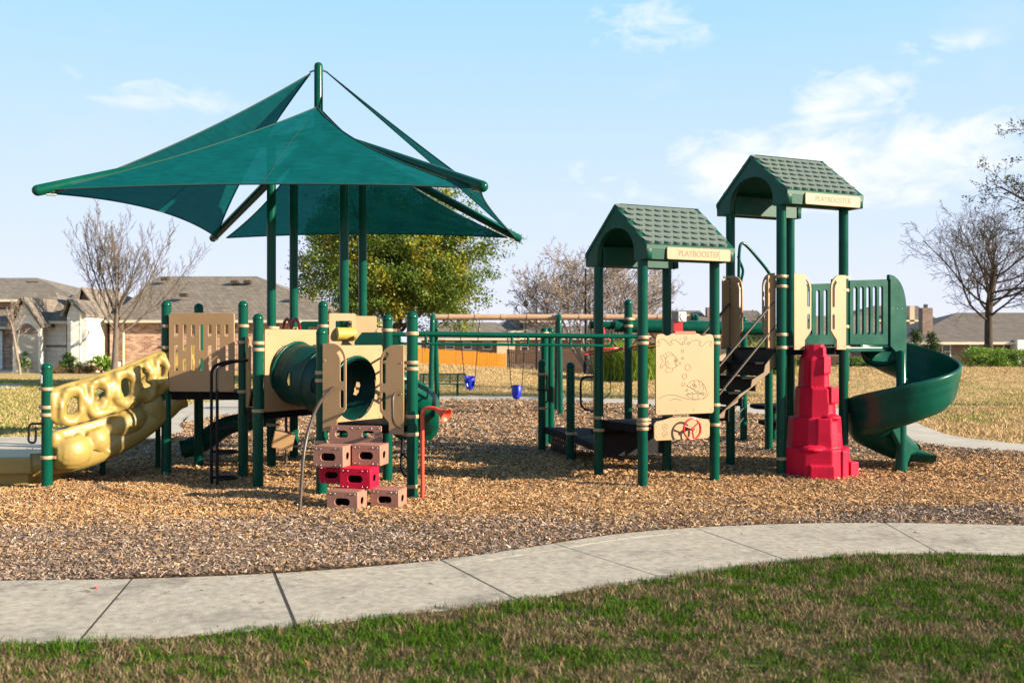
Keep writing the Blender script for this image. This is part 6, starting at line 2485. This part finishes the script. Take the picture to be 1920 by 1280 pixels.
# stone and brick house on the left
H1 = thing('house', (hx(330, 64), 64, 0), 'brick house with white stone garage wing and grey shingle roof', 'house')
g0 = -0.05
wallbox(H1, M['brick'], hx(206, 60), hx(660, 60), 60, 74, g0, hz(604, 60))
wallbox(H1, M['brick_d'], hx(158, 61.5), hx(208, 61.5), 61.5, 73, g0, hz(604, 61.5))
quad_roof('roof', M['roof'], H1, hx(196, 59.4), hx(668, 59.4), 59.4, 75.5, hz(603, 59.4) + 0.10, hx(300, 67), hx(482, 67), 67, hz(518, 67))
quad_roof('roof', M['roof'], H1, hx(80, 61), hx(230, 61), 60.6, 74, hz(598, 61), hx(150, 66), hx(205, 66), 66.5, hz(541, 66))
# garage gable
gy = 57.0
gwall(H1, M['stone'], hx(24, gy), hx(76, gy), gy, g0, hz(606, gy), hx(44, gy), hz(566, gy))
gable_roof(H1, M['roof'], hx(17, gy), hx(81, gy), gy - 0.35, gy + 8, hz(610, gy), hx(43, gy), hz(556, gy))
ga = MB()
arc = []
x0, x1 = hx(30, gy), hx(71, gy)
zs, zt_ = hz(626, gy), hz(606, gy)
n = 10
vs, fs = [], []
for k in range(n + 1):
    t = k / n
    x_ = x0 + (x1 - x0) * t
    vs += [(x_, gy - 0.02, zs), (x_, gy - 0.02, zs + 0.12 + (zt_ - zs - 0.12) * math.sin(math.pi * t))]
fs = [(2 * k, 2 * k + 2, 2 * k + 3, 2 * k + 1) for k in range(n)]
MB().add(vs, fs).build('brick_arch', M['brick_d'], H1)
gd = wallbox(H1, M['garage'], hx(37, gy), hx(71, gy), gy - 0.03, gy + 0.1, g0, hz(627, gy), 'garage_door')
for k in range(1, 4):
    z_ = g0 + k * (hz(627, gy) - g0) / 4
    wallbox(gd, M['grey_pl'], hx(37, gy), hx(71, gy), gy - 0.034, gy - 0.028, z_ - 0.012, z_ + 0.012, 'panel_seam')
wallbox(gd, M['trim'], hx(30, gy), hx(37, gy), gy - 0.05, gy, g0, hz(625, gy), 'jamb')
# stone wing to the right of the garage
wy = 58.5
wallbox(H1, M['stone'], hx(74, wy), hx(124, wy), wy, wy + 9, g0, hz(606, wy))
quad_roof('roof', M['roof'], H1, hx(60, wy), hx(134, wy), wy - 0.5, wy + 10, hz(602, wy), hx(60, 63), hx(104, 63), 63, hz(548, 63))
wallbox(H1, M['brick_d'], hx(72, wy), hx(128, wy), wy - 0.03, wy, hz(651, wy), hz(646.5, wy), 'brick_band')
MB().tube([(hx(85, wy), wy - 0.06, g0), (hx(85, wy), wy - 0.06, hz(606, wy))], 0.06, 8).build('downpipe', M['trim'], H1)
MB().tube([(hx(231, 59.9), 59.93, g0), (hx(231, 59.9), 59.93, hz(604, 60))], 0.06, 8).build('downpipe', M['trim'], H1)
MB().tube([(hx(152, 57.4), 57.3, g0), (hx(152, 57.4), 57.3, hz(588, 57.5))], 0.06, 8).build('downpipe', M['trim'], H1)
# narrow stone gable and the brick gable behind it
ty = 57.6
gwall(H1, M['stone'], hx(126, ty), hx(162, ty), ty, g0, hz(592, ty), hx(134, ty), hz(568, ty), t=3.0)
gable_roof(H1, M['roof'], hx(118, ty), hx(166, ty), ty - 0.3, ty + 6, hz(590, ty), hx(131, ty), hz(560, ty))
by = 61.0
gwall(H1, M['brick_d'], hx(145, by), hx(182, by), by, hz(604, by), hz(578, by), hx(157, by), hz(546, by))
gable_roof(H1, M['roof'], hx(142, by), hx(190, by), by - 0.3, by + 6, hz(585, by), hx(156, by), hz(538, by))
window(H1, hx(192, 61.4), hx(204, 61.4), 61.45, hz(672, 61.4), hz(626, 61.4))
window(H1, hx(180, 61.4), hx(189, 61.4), 61.45, hz(672, 61.4), hz(626, 61.4))
wallbox(H1, M['stone'], hx(204, 59.9), hx(226, 59.9), 59.9, 60.3, g0, hz(678, 59.9), 'plinth')
for (px, py) in ((312, 525), (466, 530), (442, 531), (347, 555), (555, 560)):
    d_ = 65.5 if py < 550 else 62.5
    MB().box((hx(px, d_), d_ - 0.2, hz(py, d_) + 0.05), (0.45, 0.5, 0.22)).build('roof_vent', M['brown'], H1)

H2 = thing('house', (hx(20, 70), 70, 0), 'two storey brick house cut by the left picture edge, behind the stone garage', 'house')
wallbox(H2, M['brick'], hx(-160, 66), hx(34, 66), 66, 78, g0, hz(562, 66))
quad_roof('roof', M['roof'], H2, hx(-190, 65.3), hx(150, 65.3), 65.3, 80, hz(561, 65.3), hx(-60, 72), hx(64, 72), 72.5, hz(520, 72))
quad_roof('roof', M['roof'], H2, hx(-160, 63.3), hx(30, 63.3), 63.3, 67, hz(612, 63.3), hx(-140, 66), hx(22, 66), 66.2, hz(574, 66))
wallbox(H2, M['brick'], hx(-140, 64), hx(23, 64), 64, 66, g0, hz(612, 64))
wallbox(H2, M['stone'], hx(-10, 63.8), hx(4, 63.8), 63.8, 64.0, g0, hz(620, 64), 'quoin')
MB().box((hx(62, 71), 71, hz(531, 71)), (0.8, 0.5, 0.25)).build('roof_vent', M['brown'], H2)

# houses beyond the fences
H3 = thing('house', (hx(960, 92), 92, -0.5), 'distant two storey house with tan gable wall behind the cedar fence', 'house')
z0_ = -0.6
d_ = 92
wallbox(H3, M['brick_d'], hx(905, d_), hx(983, d_), d_, d_ + 12, z0_, hz(618, d_))
wallbox(H3, M['stucco'], hx(982, d_), hx(1040, d_), d_ - 1, d_ + 11, z0_, hz(601, d_ - 1))
quad_roof('roof', M['roof_d'], H3, hx(895, d_ - 1), hx(990, d_ - 1), d_ - 1, d_ + 13, hz(620, d_), hx(955, d_ + 4), hx(985, d_ + 4), d_ + 5, hz(598, d_ + 4))
quad_roof('roof', M['roof_d'], H3, hx(975, d_ - 1.6), hx(1052, d_ - 1.6), d_ - 1.6, d_ + 12, hz(601, d_ - 1.6), hx(985, d_ + 5), hx(1030, d_ + 5), d_ + 5, hz(585, d_ + 5))
window(H3, hx(1000, d_), hx(1012, d_), d_ - 1.02, hz(622, d_), hz(608, d_))
H4 = thing('house', (hx(850, 84), 84, -0.5), 'distant low house with grey roof and dark windows behind the cedar fence', 'house')
d_ = 84
wallbox(H4, M['brick_d'], hx(790, d_), hx(940, d_), d_, d_ + 10, z0_, hz(634, d_))
wallbox(H4, M['stucco'], hx(932, d_), hx(966, d_), d_ - 0.6, d_ + 9, z0_, hz(632, d_))
quad_roof('roof', M['roof'], H4, hx(775, d_ - 0.8), hx(975, d_ - 0.8), d_ - 0.8, d_ + 11, hz(634, d_), hx(830, d_ + 5), hx(930, d_ + 5), d_ + 5, hz(604, d_ + 5))
for px in (800, 835, 868, 905):
    window(H4, hx(px, d_), hx(px + 17, d_), d_ - 0.02, hz(655, d_), hz(640, d_))
H5 = thing('house', (hx(1060, 86), 86, -0.5), 'distant house with grey walls behind the brown fence and bare tree', 'house')
d_ = 86
wallbox(H5, M['brick_d'], hx(968, d_), hx(1180, d_), d_, d_ + 10, z0_, hz(634, d_))
quad_roof('roof', M['roof_d'], H5, hx(960, d_ - 0.8), hx(1190, d_ - 0.8), d_ - 0.8, d_ + 11, hz(633, d_), hx(1010, d_ + 5), hx(1140, d_ + 5), d_ + 5, hz(611, d_ + 5))
for px in (976, 1010, 1090):
    window(H5, hx(px, d_), hx(px + 15, d_), d_ - 0.02, hz(660, d_), hz(640, d_))
H6 = thing('house', (hx(1330, 100), 100, -0.5), 'distant house with several low grey hips seen between the towers', 'house')
d_ = 100
wallbox(H6, M['stucco'], hx(1215, d_), hx(1450, d_), d_, d_ + 12, z0_, hz(622, d_))
quad_roof('roof', M['roof_d'], H6, hx(1205, d_ - 1), hx(1350, d_ - 1), d_ - 1, d_ + 13, hz(620, d_), hx(1260, d_ + 5), hx(1312, d_ + 5), d_ + 5, hz(582, d_ + 5))
quad_roof('roof', M['roof_d'], H6, hx(1320, d_ - 2), hx(1460, d_ - 2), d_ - 2, d_ + 12, hz(625, d_), hx(1365, d_ + 4), hx(1420, d_ + 4), d_ + 4, hz(582, d_ + 4))
wallbox(H6, M['brick_d'], hx(1326, d_ + 3), hx(1334, d_ + 3), d_ + 3, d_ + 4, 3, hz(576, d_ + 3), 'chimney')
window(H6, hx(1350, d_), hx(1366, d_), d_ - 0.02, hz(656, d_), hz(640, d_))
# right side
H7 = thing('house', (hx(1800, 66), 66, -0.5), 'low brown brick house with tall chimney behind the spreading bare tree', 'house')
d_ = 66
wallbox(H7, M['brick_d'], hx(1700, d_), hx(1990, d_), d_, d_ + 11, z0_, hz(643, d_))
quad_roof('roof', M['roof_d'], H7, hx(1690, d_ - 0.7), hx(2010, d_ - 0.7), d_ - 0.7, d_ + 12, hz(641, d_), hx(1795, d_ + 6), hx(1960, d_ + 6), d_ + 6, hz(586, d_ + 6))
ch_ = wallbox(H7, M['brick_d'], hx(1730, d_ + 1), hx(1749, d_ + 1), d_ + 1, d_ + 1.7, 1.0, hz(577, d_ + 1), 'chimney')
wallbox(ch_, M['brown'], hx(1737, d_ + 1), hx(1742, d_ + 1), d_ + 1.2, d_ + 1.5, hz(577, d_ + 1), hz(570, d_ + 1), 'chimney_pot')
for px in (1765, 1817, 1880):
    window(H7, hx(px, d_), hx(px + 17, d_), d_ - 0.02, hz(672, d_), hz(645, d_))
wallbox(H7, M['white'], hx(1908, d_ - 1), hx(1940, d_ - 1), d_ - 1, d_, z0_, hz(637, d_), 'porch_wall')
H8 = thing('house', (hx(1700, 96), 96, -0.5), 'far grey roofed house with pale chimney behind the slide hood', 'house')
d_ = 96
wallbox(H8, M['stucco'], hx(1590, d_), hx(1745, d_), d_, d_ + 10, z0_, hz(600, d_))
quad_roof('roof', M['roof_d'], H8, hx(1580, d_ - 1), hx(1760, d_ - 1), d_ - 1, d_ + 12, hz(600, d_), hx(1640, d_ + 5), hx(1720, d_ + 5), d_ + 5, hz(573, d_ + 5))
wallbox(H8, M['stucco'], hx(1706, d_ - 1), hx(1715, d_ - 1), d_ - 1, d_, 2, hz(574, d_), 'chimney')
H9 = thing('house', (hx(1560, 80), 80, -0.5), 'distant tan house seen through the slide hood slots', 'house')
d_ = 80
wallbox(H9, M['brick_d'], hx(1490, d_), hx(1672, d_), d_, d_ + 10, z0_, hz(632, d_))
quad_roof('roof', M['roof'], H9, hx(1480, d_ - 1), hx(1685, d_ - 1), d_ - 1, d_ + 11, hz(632, d_), hx(1530, d_ + 5), hx(1630, d_ + 5), d_ + 5, hz(592, d_ + 5))
window(H9, hx(1515, d_), hx(1530, d_), d_ - 0.02, hz(655, d_), hz(638, d_))

# ------------------------------------------------------------------ fences


def fence(p0, p1, h0, mat, label, width=0.14, top_var=0.02):
    """board fence between two points (tops), each picket its own board"""
    p0, p1 = Vector(p0), Vector(p1)
    dv = p1 - p0
    L = Vector((dv.x, dv.y, 0)).length
    n = int(L / width)
    f = thing('fence', Vector((p0.x, p0.y, p0.z - h0)), label, 'fence')
    me = MB().box((0, 0, -h0 / 2), (width - 0.012, 0.02, h0)).mesh('picket', mat)
    rot = Matrix.Rotation(math.atan2(dv.y, dv.x), 4, 'Z')
    rnd = random.Random(n)
    for k in range(n):
        p = p0 + dv * ((k + 0.5) / n)
        inst('picket', me, f, Matrix.Translation(p + Vector((0, rnd.uniform(-0.006, 0.006), rnd.uniform(-top_var, top_var)))) @ rot)
    for z_ in (0.25, h0 * 0.5, h0 - 0.25):
        MB().tube([p0 + Vector((0, 0.04, -z_)), p1 + Vector((0, 0.04, -z_))], 0.035, 4).build('rail', mat, f)
    return f


fence(at(770, 651, 58), at(949, 663, 58), 2.0, M['cedar'], 'bright orange cedar board fence behind the lawn mound')
fence(at(950, 655, 74), at(1190, 657, 74), 1.9, M['fence_d'], 'dark brown board fence behind the pale stemmed tree')
fence(at(1460, 667, 58), at(1905, 668, 58), 1.7, M['fence_d'], 'dark brown board fence behind the spiral slide', 0.16)
st = [gnd(930, 700, -0.4), gnd(1260, 700, -0.4)]
vs = []
for (x_, y_) in ((-3, 60), (14, 60), (16, 71), (-3, 71)):
    vs.append((x_, y_, tz(x_, y_) + 0.03))
tag(MB().add(vs, [(0, 1, 2, 3)]).build('road', M['asphalt']), 'grey street beyond the lawn', kind='structure')
for k, (px, lab) in enumerate(((967, 'short white post by the street, nearest the cedar fence end'), (990, 'short white post by the street, second from the cedar fence'), (1093, 'short white post by the street, beside the lamp pole'))):
    p = Vector((hx(px, 59), 59, 0))
    p.z = tz(p.x, p.y)
    tag(MB().lathe([(0.09, -0.1), (0.09, 0.62), (0.07, 0.68), (0.02, 0.70)], 10, Matrix.Translation(p)).build('bollard', M['white']), lab, 'bollard', 'white posts along the street')

# ------------------------------------------------------------------ poles and lamps
lp = Vector((hx(1098, 46), 46, 0))
lp.z = tz(lp.x, lp.y)
LPO = thing('light_pole', lp, 'tall dark slim pole rising through the pale stemmed tree', 'pole')
MB().lathe([(0.07, -0.1), (0.055, 2.0), (0.04, hz(503, 46) - lp.z)], 10, Matrix.Translation(lp)).build('pole', M['black'], LPO)
MB().lathe([(0.12, -0.1), (0.12, 0.5), (0.08, 0.6)], 12, Matrix.Translation(lp)).build('pole_base', M['black'], LPO)
sl = Vector((hx(1006, 58), 58, 0))
sl.z = tz(sl.x, sl.y)
SLO = thing('street_lamp', sl, 'black street lamp with curved arm and hanging lantern', 'street lamp')
hl = hz(570, 58)
MB().lathe([(0.09, -0.1), (0.06, 1.0), (0.045, hl - sl.z)], 10, Matrix.Translation(sl)).build('pole', M['black'], SLO)
pipe('arm', SLO, [(sl.x, 58, hl), (sl.x - 0.15, 58, hl + 0.35), (sl.x - 0.45, 58, hl + 0.48), (hx(986, 58), 58, hl + 0.38), (hx(986, 58), 58, hl + 0.25)], 0.03, M['black'], 8)
MB().lathe([(0.03, 0.25), (0.16, 0.12), (0.17, 0.05), (0.12, -0.12), (0.05, -0.18)], 12, Matrix.Translation((hx(986, 58), 58, hl))).build('lantern', M['black'], SLO)

# ------------------------------------------------------------------ small litter
p = gnd(1190, 880)
mbp = MB()
mbp.sphere((p.x, p.y, 0.035), (0.055, 0.04, 0.03), seg=7, rings=4)
o = mbp.build('paper_scrap', M['white'])
for v_ in o.data.vertices:
    v_.co += Vector((random.uniform(-1, 1), random.uniform(-1, 1), random.uniform(-1, 1))) * 0.008
tag(o, 'crumpled white paper scrap on the mulch under the low tower', 'litter')
p = gnd(180, 1107)
tag(MB().lathe([(0.016, 0), (0.018, 0.004), (0.014, 0.012)], 10, Matrix.Translation((p.x, p.y, ZS + 0.003))).build('bottle_cap', M['redpaint']), 'tiny red bottle cap lying on the sidewalk edge strip', 'litter')
